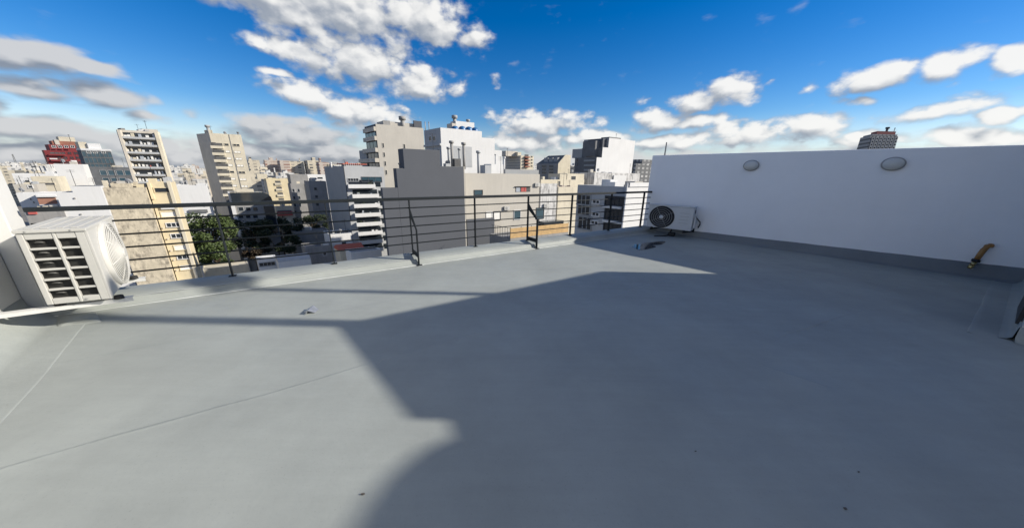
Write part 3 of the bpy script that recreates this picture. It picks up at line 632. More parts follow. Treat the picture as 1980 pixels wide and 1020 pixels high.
# ------------------------------------------------------------------ small things on the floor
dr_ = on_z(600, 604)
mb = MB(); e1 = Vector((1, 0.25, 0)).normalized(); e2 = Vector((-0.25, 1, 0)).normalized()
r0 = dr_ - e1 * 0.005 - e2 * 0.05 + UP * 0.045; r1 = dr_ + e1 * 0.015 + e2 * 0.08 + UP * 0.050
e1 *= 0.8; e2 *= 0.7
lf = [dr_ - e1 * 0.10 + e2 * 0.06 + UP * 0.004, dr_ - e1 * 0.03 - e2 * 0.075 + UP * 0.004]; rg = [dr_ + e1 * 0.07 - e2 * 0.03 + UP * 0.004, dr_ + e1 * 0.09 + e2 * 0.08 + UP * 0.004]
tk = UP * 0.003
for a_, b_, c_, d_ in ((lf[1], r0, r1, lf[0]), (r0, rg[0], rg[1], r1)): mb.hexa([a_, b_, c_, d_, a_ + tk, b_ + tk, c_ + tk, d_ + tk])
tag(mb.build('drain_cover', 'zinc'), 'small folded metal vent cap on the sunlit grey floor', 'drain cap')
# puddle that drips from the corner unit
pc = on_z(1252, 474); mb = MB(); mb.v.append(pc + UP * 0.0062); n = 48
ring_ = []
for k in range(n):
    a = 2 * math.pi * k / n; rr = 1 + 0.35 * math.sin(2 * a + 0.6) + 0.22 * math.sin(3 * a + 1.7) + 0.12 * math.sin(7 * a)
    mb.v.append(pc + A * math.cos(a) * 0.50 * rr + B * math.sin(a) * 0.22 * rr + UP * 0.0058)
for k in range(n): mb.f.append((0, 1 + k, 1 + (k + 1) % n)); mb.mi.append(0)
pud = mb.build('puddle', 'water'); structure(pud)
for i, (x, y, s_, lab) in enumerate(((702, 955, 0.016, 'dark crumb on the sunlit floor left of the large shadow'), (1660, 912, 0.011, 'tiny dark crumb on the shaded floor at lower right'), (1634, 983, 0.016, 'dark crumb lying nearest the bottom edge in the shade'), (1345, 872, 0.010, 'tiny dark crumb in the middle of the shaded floor'))):
    s_ *= 0.6; c = on_z(x, y); mb = MB(); q = []
    for k in range(6):
        a = k * math.pi / 3 + i; q.append(c + Vector((math.cos(a) * s_ * (1 + 0.4 * math.sin(k * 2.3 + i)), math.sin(a) * s_ * 0.5, 0)))
    mb.prism(q, 0.002, 0.002 + s_ * 0.5); tag(mb.build('debris_crumb', 'debris'), lab, 'debris', 'crumbs on the floor')

# ------------------------------------------------------------------ stair house at the right edge, mostly out of frame; it shades the floor
ZP = 3.20; DX = ZP / math.tan(SUN_EL)
def cast(x, y, z=ZP):                              # place at height z whose shadow falls on the floor at photo point x,y
    p = on_z(x, y); k = z / SD.z; return Vector((p.x + SD.x * k, p.y + SD.y * k, 0))
c0, c1, c2, c3, c4 = cast(1161, 524.5), cast(648, 629), cast(790, 810), cast(865, 812), cast(880, 885)
poly = [c0, c1, c2, c3, c4, Vector((c4.x, -4.2, 0)), Vector((13, -4.2, 0)), Vector((13, c0.y - 4, 0))]
hs_ = empty('stair_house', (9.5, 1.0, 0), 'rendered stair house whose corner shows at the right edge of the terrace', 'building')
MB().prism([(p.x, p.y) for p in poly], -0.5, ZP).build('wall', 'wall_rough', hs_)
fd = (c0 - c1).normalized(); fn = Vector((fd.y, -fd.x, 0)); fn = fn if fn.y < 0 else -fn
fo = -fn
MB().par(c1 + fd * 0.25 + fo * 0.004 + UP * 0.12, fd * 0.85, fo * 0.03, UP * 2.05).build('door', 'dark_frame', hs_)
rows = []
for i in range(31):
    u = (c0 - c1).length * i / 30 - 0.01; q = c1 + fd * u; zt0 = 0.15 + 0.006 * wob(q, 3)
    rows.append([q + fo * 0.09 + UP * 0.001, q + fo * 0.05 + UP * 0.010, q + fo * 0.02 + UP * 0.035, q + fo * 0.012 + UP * zt0, q + fo * 0.0 + UP * (zt0 + 0.004)])
strip('membrane_upstand', 'membrane', rows, hs_)
sd_ = (c2 - c1).normalized(); so_ = Vector((-sd_.y, sd_.x, 0)); so_ = so_ if so_.x < 0 else -so_; rows = []
for i in range(21):
    q = c1 + sd_ * ((c2 - c1).length * i / 20 - 0.01); zt0 = 0.15 + 0.006 * wob(q, 3)
    rows.append([q + so_ * 0.09 + UP * 0.001, q + so_ * 0.05 + UP * 0.010, q + so_ * 0.02 + UP * 0.035, q + so_ * 0.012 + UP * zt0, q + UP * (zt0 + 0.004)])
strip('membrane_upstand', 'membrane', rows, hs_)
rows = [[], [], []]
for i in range(41):
    u = (c0 - c1).length * i / 40 * 0.93; q = c1 + fd * u - fd * 0.1; e = 0.012 * wob(q, 2) + 0.006 * wob(q, 7)
    rows[0].append(q + fo * (0.27 + e) - UP * 0.001); rows[1].append(q + fo * (0.262 + e) + UP * 0.0045); rows[2].append(q + fo * 0.21 - UP * 0.001)
strip('membrane_seam', 'membrane_seam', rows, floor)
tc_ = Vector((-0.03, 0.94, 0)) + Vector((SD.x, SD.y, 0)) * (4.17 / SD.z)
tk = empty('roof_tank', tc_ + UP * ZP, 'round water tank on the stair house roof', 'water tank')
MB().disc(tc_ + UP * ZP, (1, 0, 0), (0, 1, 0), [(0.57, 0.0), (0.58, 0.1), (0.58, 0.97), (0.56, 1.03), (0.3, 1.10)], 36).build('body', 'light_grey', tk, True)
MB().disc(tc_ + UP * (ZP + 1.1), (1, 0, 0), (0, 1, 0), [(0.2, 0.0), (0.2, 0.06)], 20).build('lid', 'light_grey', tk)
for (x, y, xc, rad, zl, capw, lab) in ((690, 563, 9.2, 0.055, 452, 0.22, 'tall thin flue with a wide cowl on the stair house roof'), (440, 620, 7.3, 0.085, 205, 0.12, 'thick flue near the corner of the stair house roof')):
    p = on_z(x, y); xe = on_z(zl, y - 8).x; yc = p.y + SD.y / SD.x * (xc - p.x); ht = (xc - xe) * SD.z / SD.x
    fl = empty('flue_pipe', (xc, yc, ZP), lab, 'flue')
    MB().tube([(xc, yc, ZP - 0.05), (xc, yc, ht)], rad, 16).build('pipe', 'zinc', fl, True)
    MB().disc((xc, yc, ht + 0.03), (1, 0, 0), (0, 1, 0), [(capw, 0.0), (capw, 0.20), (capw * 0.6, 0.30)], 20).build('cowl', 'zinc', fl, True)
    MB().tube([(xc, yc, ht - 0.05), (xc, yc, ht + 0.06)], rad * 0.7, 8).build('neck', 'zinc', fl)
# ================================================================== THE CITY
K, GZ = 1.5, -36.0      # distance scale of the blocks, street level
structure(MB().face([(-6000, -3000, GZ), (6000, -3000, GZ), (6000, 8000, GZ), (-6000, 8000, GZ)]).build('ground', 'city_ground'))
_st = at(560, 470, 70 * K)
structure(MB().par(Vector((_st.x, _st.y, GZ + 0.004)) - B * 60, A * 9, B * 500, UP * 0.002).build('road', 'asphalt'))

class Bld:
    """a block on the street grid; corner = photo point of its nearest top corner, Y = metres ahead of the camera.
    face a runs along A (to the right), face b along B (to the left)"""
    def __init__(s, name, label, corner, Y, rx=None, lx=None, wa=None, wb=None, m='white', mb=None, zb=GZ, par=0.5, roof='roof_grey', cat='building', group=None, root=None, bd=None, ad=None):
        s.A = (Vector(ad).normalized() if ad else A); s.NA = Vector((s.A.y, -s.A.x, 0))
        s.B = (Vector(bd).normalized() if bd else B); nb = Vector((-s.B.y, s.B.x, 0)); s.NB = nb if nb.y < 0 else -nb
        s.C = at(corner[0], corner[1], Y * K); s.zt = s.C.z; s.zb = zb; C = s.C
        s.wa = wa if wa is not None else s.u('a', rx, corner[1])[0]
        s.wb = wb if wb is not None else s.u('b', lx, corner[1])[0]
        s.root = root or empty(name, (C.x, C.y, zb), label, cat, group)
        s.m = m; P = lambda t, d, z: Vector((C.x, C.y, 0)) + s.A * t + s.B * d + UP * z
        s.P = P; q = 0.22; ze = s.zt; zr = ze - par
        mbk = MB(); o = [(0, 0), (s.wa, 0), (s.wa, s.wb), (0, s.wb)]; i_ = [(q, q), (s.wa - q, q), (s.wa - q, s.wb - q), (q, s.wb - q)]
        for k in range(4):
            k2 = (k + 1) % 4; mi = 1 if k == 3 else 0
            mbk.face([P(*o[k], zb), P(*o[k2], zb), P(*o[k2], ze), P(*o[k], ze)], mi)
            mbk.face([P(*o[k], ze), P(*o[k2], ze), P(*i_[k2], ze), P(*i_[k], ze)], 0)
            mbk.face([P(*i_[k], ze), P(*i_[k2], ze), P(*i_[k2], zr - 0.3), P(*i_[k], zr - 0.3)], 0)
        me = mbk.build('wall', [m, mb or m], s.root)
        MB().par(P(q - 0.05, q - 0.05, zr - 0.1), s.A * (s.wa - 2 * q + 0.1), s.B * (s.wb - 2 * q + 0.1), UP * 0.1).build('roof', roof, s.root)
        s.zr = zr
    def u(s, f, x, y):
        d = s.A if f == 'a' else s.B; p = on_wall(x, y, s.C, d); return (p - s.C).dot(d), p.z
    def fbox(s, f, u0, u1, z0, z1, o0, o1, name, m, parent=None):
        d, n = (s.A, s.NA) if f == 'a' else (s.B, s.NB); b = Vector((s.C.x, s.C.y, 0)) + d * u0 + n * o0 + UP * z0
        return MB().par(b, d * (u1 - u0), n * (o1 - o0), UP * (z1 - z0)).build(name, m, parent or s.root)
    def rect(s, f, x, y, w, h):
        u, z = s.u(f, x, y); uw = abs(s.u(f, x + w / 2, y)[0] - s.u(f, x - w / 2, y)[0]); zh = abs(s.u(f, x, y - h / 2)[1] - s.u(f, x, y + h / 2)[1])
        return u - uw / 2, u + uw / 2, z - zh / 2, z + zh / 2
    def wuv(s, f, u0, u1, z0, z1, glass='glass', frame='white', fw=0.12, out=0.10, bars=1, sill=True):
        d, n = (s.A, s.NA) if f == 'a' else (s.B, s.NB); b = Vector((s.C.x, s.C.y, 0))
        fr = MB(); w = u1 - u0; h = z1 - z0
        g = lambda u, z, uw, zh, o=out: fr.par(b + d * u + UP * z + n * 0.002, d * uw, n * o, UP * zh)
        g(u0 - fw, z0 - fw, w + 2 * fw, fw, out + (0.07 if sill else 0)); g(u0 - fw, z1, w + 2 * fw, fw); g(u0 - fw, z0, fw, h); g(u1, z0, fw, h)
        for k in range(bars): g(u0 + w * (k + 1) / (bars + 1) - fw * 0.35, z0, fw * 0.7, h, out * 0.8)
        o = fr.build('window', frame, s.root)
        MB().par(b + d * u0 + UP * z0 + n * 0.004, d * w, n * 0.02, UP * h).build('pane', glass, o)
        return o
    def win(s, f, x, y, w, h, **k): return s.wuv(f, *s.rect(f, x, y, w, h), **k)
    def wins(s, f, pts, w, h, **k):
        for x, y in pts: s.win(f, x, y, w, h, **k)
    def bal(s, f, u0, u1, z0, h, dep, m='white', door=2.1, dm='recess', solid=True, name='balcony'):
        """balcony with floor at z0, solid or glazed parapet of height h"""
        d, n = (s.A, s.NA) if f == 'a' else (s.B, s.NB); b = Vector((s.C.x, s.C.y, 0)) + UP * z0
        mb = MB(); mb.par(b + d * u0 + n * 0.003, d * (u1 - u0), n * dep, UP * -0.18)
        mb.par(b + d * u0 + n * (dep - 0.1), d * (u1 - u0), n * 0.1, UP * h)
        mb.par(b + d * u0 + n * 0.003, d * 0.1, n * (dep - 0.1), UP * h); mb.par(b + d * (u1 - 0.1) + n * 0.003, d * 0.1, n * (dep - 0.1), UP * h)
        o = mb.build(name, m, s.root)
        if door:
            MB().par(b + d * (u0 + 0.25) + n * 0.004 + UP * 0.02, d * (u1 - u0 - 0.5), n * 0.03, UP * door).build('dark_doorway', dm, o)  # in the recess colour, a dark sheet standing for a shaded opening
        return o
    def block(s, t0, t1, d0, d1, z0, z1, name, m, over=0.0):
        return MB().par(s.P(t0, d0, z0), s.A * (t1 - t0), s.B * (d1 - d0), UP * (z1 - z0)).build(name, m, s.root)
    def onroof(s, x, y, dpt):
        """point above the building at depth dpt (along B) seen at photo x,y"""
        p = on_wall(x, y, s.C + s.B * dpt, s.A); return p
    def rbox(s, x0, y0, x1, dpt, ln, name, m, z0=None):
        p = s.onroof(x0, y0, dpt); q = s.onroof(x1, y0, dpt); z0 = s.zr if z0 is None else z0
        return MB().par(Vector((p.x, p.y, z0)), s.A * (q - p).dot(s.A), s.B * ln, UP * (p.z - z0)).build(name, m, s.root)
    def pipe(s, x, y, dpt, r, name='flue', m='light_grey', cap=True, z0=None):
        r *= K; p = s.onroof(x, y, dpt); mb = MB().tube([(p.x, p.y, z0 if z0 is not None else s.zr - 0.2), p], r, 10)
        if cap: mb.tube([p, p + UP * r * 1.6], r * 1.7, 10)
        return mb.build(name, m, s.root, True)
    def antenna(s, x, y, dpt, r=0.05, n=4):
        p = s.onroof(x, y, dpt); mb = MB().tube([(p.x, p.y, s.zr - 0.2), p], r, 5)
        for k in range(n): mb.bar(p - UP * (0.2 + k * 0.25) - s.A * (0.5 - 0.08 * k), p - UP * (0.2 + k * 0.25) + s.A * (0.5 - 0.08 * k), r, r)
        return mb.build('antenna', 'dark_frame', s.root)
    def tank(s, x, y, dpt, r, h, m='blue_tank'):
        r *= K; h *= K; p = s.onroof(x, y, dpt); return MB().disc(p - UP * h, (1, 0, 0), (0, 1, 0), [(r * 0.97, 0), (r, h * 0.1), (r, h * 0.72), (r * 0.8, h * 0.9), (r * 0.3, h)], 20).build('water_tank', m, s.root, True)
    def clutter(s, n, k=1, hmax=2.6):
        rnd = random.Random(k)
        for i in range(n):
            t = s.wa * rnd.uniform(0.1, 0.75); d = s.wb * rnd.uniform(0.1, 0.7); w = min(s.wa * 0.22, rnd.uniform(0.8, 3)); l = min(s.wb * 0.25, rnd.uniform(0.8, 3)); h = rnd.uniform(0.6, hmax)
            s.block(t, t + w, d, d + l, s.zr - 0.05, s.zr + h, rnd.choice(['roof_hut', 'chimney', 'vent_housing']), rnd.choice(['white', 'cream', 'light_grey', 'beige_light']))
def unit(bl, f, x, y, label, w=1.5, h=0.9):
    """split air conditioner on a facade"""
    d, n = (A, NA) if f == 'a' else (bl.B, bl.NB); u, z = bl.u(f, x, y); b = Vector((bl.C.x, bl.C.y, 0)) + d * u + UP * z
    r = empty('outdoor_unit', b + n * 0.1, label, 'air conditioner', 'air conditioners on the cream facade')
    MB().par(b - d * w / 2 - UP * h / 2 + n * 0.12, d * w, n * 0.32, UP * h).build('casing', 'ac_white', r)
    MB().disc(b + n * 0.442 - d * w * 0.12, d if d.cross(UP).dot(n) > 0 else -d, UP, [(h * 0.4, 0.0), (h * 0.38, 0.01)], 20).build('fan', 'lamp_ring', r)
    MB().par(b - d * w * 0.35 - UP * (h / 2 + 0.04) + n * 0.004, d * 0.05, n * 0.42, UP * 0.035).par(b + d * w * 0.3 - UP * (h / 2 + 0.04) + n * 0.004, d * 0.05, n * 0.42, UP * 0.035).build('bracket', 'dark_frame', r)

# ---- nearest on the right: grey flats with a bright white end wall
gx = Bld('apartment_block', 'pale grey flats in shade with dark windows and balconies behind the railing near the corner', (1211, 361), 22, wa=7.0, lx=1117, m='light_grey', par=0.7)
for i, (x, y, w, h) in enumerate(((1129, 386, 24, 17), (1129, 406, 22, 17), (1131, 431, 24, 22))):
    gx.win('b', x, y, w, h, glass='glass', frame='mid_grey', bars=2)
for x, y in ((1153, 390), (1152, 414), (1150, 430)): gx.win('b', x, y, 12, 5, frame='white', bars=1)
for x, y, w, h in ((1188, 391, 34, 20), (1186, 417, 32, 22), (1184, 441, 32, 14)): gx.win('b', x, y, w, h, glass='glass', frame='dark_frame', bars=3)
for y in (400, 428): 
    u0, u1, z0, z1 = gx.rect('b', 1186, y, 36, 4); gx.fbox('b', u0, u1, z0, z1, 0.003, 0.5, 'ledge', 'white')
gx.clutter(4, 3, 1.4)
wx = Bld('end_wall_block', 'bright sunlit white blank wall seen between the last railing posts', (1214, 353), 20.5, wa=9, wb=0.12, m='white', par=0.1)

# ---- charcoal party wall, in three steps
cw = Bld('charcoal_building', 'large blank charcoal-painted party wall stepping up in the middle', (739, 363), 38, rx=769, wb=0.9, m='charcoal', par=0.1)
def step(root, x0, y, x1, base, wb, m, par=0.2, name='wall', mb=None):
    """another storey block of the same building, front face in the plane of base's face a; x0 / x1 may be another block to butt against"""
    e0 = x0.C + base.A * (x0.wa + 0.001) if hasattr(x0, 'wa') else None; e1 = x1.C - base.A * 0.001 if hasattr(x1, 'wa') else None
    xm = x1 if e1 is None else x0
    zt = on_wall(xm, y, base.C, base.A).z
    p = on_wall(x0, y, base.C, base.A) if e0 is None else Vector((e0.x, e0.y, zt)); q = on_wall(x1, y, base.C, base.A) if e1 is None else Vector((e1.x, e1.y, zt))
    b = Bld.__new__(Bld); b.A, b.B, b.NA, b.NB = base.A, base.B, base.NA, base.NB; b.C = Vector((p.x, p.y, zt)); b.zt = zt; b.zb = base.zb; b.wa = (q - p).dot(b.A); b.wb = wb; b.root = root; b.m = m; b.zr = zt - par
    b.P = lambda t, d, z, C=b.C.copy(): Vector((C.x, C.y, 0)) + b.A * t + b.B * d + UP * z
    w = MB().par(b.P(0, 0.0, base.zb), b.A * b.wa, b.B * wb, UP * (b.zt - base.zb)); w.mi[-1] = 1
    w.build(name, [m, mb or m], root)
    MB().par(b.P(0.15, 0.15, b.zt + 0.002), b.A * max(0.1, b.wa - 0.3), b.B * (wb - 0.3), UP * 0.03).build('roof', 'roof_grey', root)
    return b
cb_ = step(cw.root, 779.3, 291, 850.5, cw, 2.2, 'charcoal')
cc_ = step(cw.root, cb_, 322.7, 896.5, cw, 9.0, 'charcoal')
ca_ = step(cw.root, 766, 325.5, cb_, cw, 1.4, 'charcoal')
MB().par(cc_.P(cc_.wa + 0.01, 0.05, GZ), A * 0.22, B * 6, UP * (cc_.zt - GZ + 0.1)).build('corner_pier', 'beige_light', cw.root)
for x, y, r in ((873, 277, 0.20), (896.5, 280, 0.20), (867, 288, 0.16), (888, 290, 0.14)): cc_.pipe(x, y, 3.0, r, 'flue', 'stone_grey' if r > 0.18 else 'mid_grey')
cc_.rbox(879, 306.5, 891, 2.0, 1.2, 'vent_housing', 'recess'); cc_.rbox(862, 316, 872, 1.5, 1.0, 'roof_hut', 'light_grey')
for x, y in ((773, 318), (784, 320)): ca_.pipe(x, y, 2.0, 0.12, 'vent', 'stone_grey')
# low charcoal outbuilding in front of the cream facade
lo = Bld('charcoal_annexe', 'low charcoal block at the foot of the cream facade behind the railing', (903, 425), 44.3, rx=956, wb=0.9, m='charcoal', par=0.1)

# ---- cream building behind the middle of the railing
cf = Bld('cream_building', 'cream rendered building with white windows and outdoor units behind the railing', (899, 334.5), 46.5, rx=1044, wb=10, m='beige_light', par=0.4)
cf.win('a', 925, 372, 15, 8, glass='glass_blue', frame='dark_frame', bars=0, sill=False)
cf.win('a', 946, 418, 11, 16, glass='shutter', frame='white', bars=0); cf.win('a', 961, 417, 12, 16, glass='shutter', frame='dark_frame', bars=0)
cf.win('a', 1000, 415, 12, 17, glass='glass_blue', frame='white', bars=0); cf.win('a', 1044, 412, 14, 20, glass='glass_blue', frame='dark_frame', bars=0)
u0, u1, z0, z1 = cf.rect('a', 1011, 366, 29, 10)
lg = cf.fbox('a', u0, u1, z0, z1, 0.003, 0.02, 'loggia', 'recess')
for k, (m_, a_, b_) in enumerate((('cloth_grey', 0.05, 0.30), ('cloth_red', 0.38, 0.58), ('cloth_red', 0.60, 0.72))): cf.fbox('a', u0 + (u1 - u0) * a_, u0 + (u1 - u0) * b_, z0 + 0.05, z1 - 0.1, 0.03, 0.07, 'hanging_cloth', m_, lg)
for k in range(3): cf.fbox('a', u0 - 0.15, u1 + 0.15, z1 + 0.001 + k * 0.0, z1 + 0.12, 0.003 + k * 0.0, 0.35, 'lintel', 'dark_frame') if k == 0 else None
unit(cf, 'a', 979, 402, 'white outdoor unit above the left white window of the cream facade')
unit(cf, 'a', 1055, 397, 'white outdoor unit above the right window of the cream facade')
unit(cf, 'a', 1038, 357, 'white outdoor unit high at the right end of the cream facade')
cf.rbox(977, 327, 1042, 3.5, 0.4, 'parapet_wall', 'mid_grey'); cf.rbox(950, 317, 973, 5.5, 3, 'roof_hut', 'white'); cf.rbox(938, 319, 950, 4.5, 2, 'roof_hut', 'light_grey')
cf.pipe(925, 296, 4, 0.22, 'flue', 'light_grey'); cf.pipe(975, 306, 6, 0.15, 'flue', 'white'); cf.pipe(958, 300, 6, 0.10, 'vent', 'light_grey')
# timber deck in front of it
dk = Bld('deck_building', 'low building with a black and timber roof deck behind the railing', (987, 461), 39, rx=1098, wb=6.5, m='stone_grey', par=0.05)
fe = empty('timber_fence', dk.P(0, 0, dk.zt), 'orange timber board fence along a roof deck behind the railing', 'fence')
_, zt_ = dk.u('a', 987, 441.5); hb = (zt_ - dk.zt) / 3
for r_ in range(3):
    for c_ in range(6):
        w_ = dk.wa / 6; rr = random.uniform(-0.004, 0.004)
        MB().par(dk.P(c_ * w_ + 0.006, 0.02 + rr, dk.zt + r_ * hb + 0.02), A * (w_ - 0.012), B * 0.04, UP * (hb - 0.025)).build('board', 'wood', fe)
for c_ in range(7): MB().par(dk.P(min(c_ * dk.wa / 6, dk.wa - 0.1), 0.07, dk.zt - 0.3), A * 0.08, B * 0.08, UP * (3 * hb + 0.5)).build('post', 'dark_frame', fe)
dk.block(dk.wa * 0.58, dk.wa * 0.94, 0.6, 2.6, dk.zt - 0.1, dk.zt + 3 * hb + 0.55, 'glazed_shelter', 'glass')
for k in range(8):
    t_ = -0.4 - 0; MB().tube([dk.P(0.05, 0.2 + k * 0.75, dk.zt - 0.1), dk.P(0.05, 0.2 + k * 0.75, dk.zt + 3 * hb)], 0.035, 6).build('deck_baluster', 'dark_frame', dk.root)
MB().bar(dk.P(0.05, 0.1, dk.zt + 3 * hb), dk.P(0.05, 6, dk.zt + 3 * hb), 0.06, 0.05).build('deck_rail', 'dark_frame', dk.root)

# ---- right of the cream building
c2 = Bld('cream_house', 'small cream rooftop house with a dark door right of the cream facade', (1046, 347), 66, rx=1130, wb=7, m='cream', par=0.3)
c2.rbox(1083, 336, 1128, 0.3, 5, 'upper_storey', 'cream'); c2.win('a', 1081, 356, 4, 12, glass='recess', frame='cream', bars=0, sill=False)
c2b = Bld('cream_upper_house', 'cream box-shaped storey with a small grilled window beside the dark tower block', (1097, 335.5), 70, rx=1130, wb=4, m='cream', par=0.2)
c2b.win('a', 1109, 344, 7, 6, frame='stone_grey', bars=2)
sw = Bld('stained_wall', 'low weather-stained grey parapet wall right of the cream facade', (1046, 355), 54, rx=1078, wb=0.6, m='stained_white', par=0.05, cat='wall')
gr = Bld('grey_house', 'cream and red patch of low roofs right of the stained parapet', (1080, 361), 60, rx=1118, wb=5, m='cream', roof='tile_red', par=0.3)
gr.clutter(2, 9, 0.8)
swh = Bld('stained_white_building', 'weather-stained white building with small windows below the black and white tower', (1150, 333.5), 74, rx=1238, wb=9, m='stained_white', par=0.4)
for x, y in ((1191, 354), (1201, 354)): swh.win('a', x, y, 4, 6, frame='white', bars=0)
swh.win('a', 1222, 352, 14, 4, frame='white', bars=1); swh.fbox('a', *swh.rect('a', 1197, 349, 24, 20), 0.003, 0.35, 'projecting_bay', 'white'); swh.clutter(3, 4, 0.9)

# black and white tower
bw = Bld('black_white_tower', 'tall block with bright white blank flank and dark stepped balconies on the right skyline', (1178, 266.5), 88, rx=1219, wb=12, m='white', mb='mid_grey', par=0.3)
b2 = step(bw.root, bw, 272.5, 1228.5, bw, 9, 'white'); b3 = step(bw.root, 1165.5, 284.6, bw, bw, 10, 'white', mb='slate'); b4 = step(bw.root, 1154, 304, b3, bw, 9, 'white', mb='slate')
bk = Bld('x', 'y', (1153.6, 304), 86.5, wa=0.3, lx=1112, m='slate', par=0.3, root=bw.root)
for y in (309, 318, 327, 336, 345):
    u0, u1, z0, z1 = bk.rect('b', 1142, y, 20, 5); bk.bal('b', u0, u1, z0, (z1 - z0) * 0.5, 1.2, 'mid_grey', door=1.9, dm='glass'); bk.win('b', 1121, y, 10, 6, frame='slate', bars=1)
MB().par(bk.P(0.5, 1.5, bk.zt), A * 3, B * 6.0, UP * 6.4).build('stepped_storey', 'slate', bw.root)
MB().par(bk.P(0.5, 7.6, bk.zt), A * 3, B * 5, UP * 3.6).build('stepped_storey', 'mid_grey', bw.root)
MB().par(b3.P(1.0, 1.0, b3.zt), A * 3.0, B * 7.0, UP * 3.4).build('lift_housing', 'charcoal', bw.root)
bw.antenna(1192, 258, 4, 0.06, 2); bw.rbox(1179, 264.5, 1201, 3, 4, 'lift_housing', 'slate')
dt = Bld('dark_tower', 'dark brown grid-fronted tower peeping out left of the shaded white wall', (1230, 316), 130, rx=1290, wb=10, m='far_dark', par=0.3)
dt.rbox(1242, 308, 1262, 3, 6, 'lift_housing', 'far_dark')
# mansard block
mn = Bld('mansard_block', 'grey block with dark sloping mansard roof and pale gable on the right skyline', (1079.5, 316), 100, rx=1103, lx=1038, m='cream', mb='stone_grey', par=0.2)
mn.wins('b', [(x, y) for y in (321.5, 327.5, 333.5) for x in (1052, 1066)], 8, 3, frame='stone_grey', bars=0)
_, zg = mn.u('a', 1092, 299)
g = MB(); wz = mn.wa; db = mn.wb
g.hexa([mn.P(0, 0, mn.zt), mn.P(wz, 0, mn.zt), mn.P(wz, 0.4, mn.zt), mn.P(0, 0.4, mn.zt), mn.P(wz * 0.55, 0, zg), mn.P(wz, 0, zg), mn.P(wz, 0.4, zg), mn.P(wz * 0.55, 0.4, zg)]).build('gable', 'cream', mn.root)
MB().hexa([mn.P(0, 0.41, mn.zt), mn.P(wz, 0.41, mn.zt), mn.P(wz, db, mn.zt), mn.P(0, db, mn.zt), mn.P(wz * 0.5, 0.41, zg - 0.2), mn.P(wz, 0.41, zg - 0.2), mn.P(wz, db * 0.75, zg - 0.2), mn.P(wz * 0.5, db * 0.75, zg - 0.2)]).build('mansard_roof', 'slate', mn.root)
for k in range(3): MB().par(mn.P(wz * 0.12, 1.5 + k * db * 0.22, mn.zt + 0.4), A * 2.2, B * 2.4, UP * 2.4).build('dormer', 'mid_grey', mn.root)
# beige block
bb = Bld('beige_block', 'beige block with striped shaded side left of the mansard roof', (1007, 300.5), 125, rx=1032, lx=973, m='cream', mb='beige', par=0.4)  # left side: shade put into a duller beige
for y in (305, 310, 315, 320, 325):
    u0, u1, z0, z1 = bb.rect('b', 992, y, 26, 1.2); bb.fbox('b', u0, u1, z0, z1, 0.003, 0.15, 'string_course', 'stone_grey')
for y in (303, 309, 315, 321):
    u0, u1, z0, z1 = bb.rect('a', 1018, y, 9, 3); bb.bal('a', u0, u1, z0, (z1 - z0) * 0.6, 1.3, 'brick_red', door=1.7)
    bb.win('a', 1028, y, 3, 2.5, frame='cream', bars=0)
bb.rbox(978, 291.5, 1001, 4, 6, 'lift_housing', 'beige'); bb.rbox(1001, 294, 1008, 2, 4, 'roof_hut', 'cream'); bb.antenna(981, 286, 4, 0.08, 2)

# ---- white building with blue tanks
wb_ = Bld('white_block', 'tall bright white blank flank with blue water tanks on its roof', (851.5, 246.5), 62, rx=931.5, lx=819.5, m='white', mb='light_grey', par=0.3)  # left face coloured grey for its shade
w2 = step(wb_.root, wb_, 268, 956.5, wb_, 9, 'white'); w3 = step(wb_.root, w2, 291, 970.5, wb_, 9, 'white')
wb_.wins('b', [(832, 268), (840, 268)], 5, 8, frame='white', bars=0)
wb_.fbox('b', *wb_.rect('b', 837, 281, 32, 4), 0.003, 0.5, 'ledge', 'light_grey')
for x, y in ((879.5, 243.5), (893.5, 244), (906.5, 245), (918, 246.5)): wb_.tank(x, y, 4.5, 0.72, 1.5)
wb_.rbox(881, 233.5, 917, 6.5, 3, 'tank_housing', 'white'); wb_.rbox(874, 238, 882, 6.3, 3, 'roof_hut', 'beige'); wb_.pipe(879, 229, 7.2, 0.35, 'flue', 'mid_grey'); wb_.pipe(905, 235, 7.2, 0.25, 'vent', 'mid_grey')
wb_.fbox('a', *wb_.rect('a', 893, 303, 40, 40), 0.003, 0.06, 'meter_panel', 'light_grey')

# ---- beige tower with stepped terraces, left of it
bt = Bld('beige_tower', 'tall beige-grey block with slit windows and dark stepped terraces behind the charcoal wall', (726, 239.5), 78, rx=818, lx=704, m='beige_light', mb='charcoal', par=0.3)  # terrace side coloured charcoal to carry its shade
bt.wins('a', [(741, 281), (782, 283), (743, 299), (745, 316), (747, 333)], 2.4, 8, frame='beige_light', bars=0, sill=False)
bt.rbox(740, 233.5, 815, 3, 6, 'lift_housing', 'beige_light'); bt.rbox(740.5, 232.5, 754, 2.6, 0.35, 'vent_screen', 'stone_grey'); bt.pipe(778, 232, 2.7, 0.5, 'flue', 'stone_grey'); bt.rbox(800, 233, 815, 2, 0.6, 'vent_housing', 'charcoal')
bt.pipe(822, 237, 4, 0.1, 'vent', 'mid_grey'); bt.pipe(829, 237, 4, 0.1, 'vent', 'mid_grey')
zz = [bt.u('b', 715, y)[1] for y in (249, 267, 289, 308, 326, 342)]
for k, z_ in enumerate(zz):
    ex = (0.0, 0.4, 1.5, 4.5, 4.8, 4.8)[k]
    MB().par(bt.P(-0.05, -0.02, z_ - 1.2), -A * (0.7 + ex * 0.15), B * (bt.wb + ex * K), UP * 1.4).build('terrace_band', 'beige', bt.root)
    if k < 5: bt.wuv('b', 0.8, bt.wb - 0.4, z_ - 4.2, z_ - 1.5, glass='glass', frame='charcoal', bars=2, sill=False)
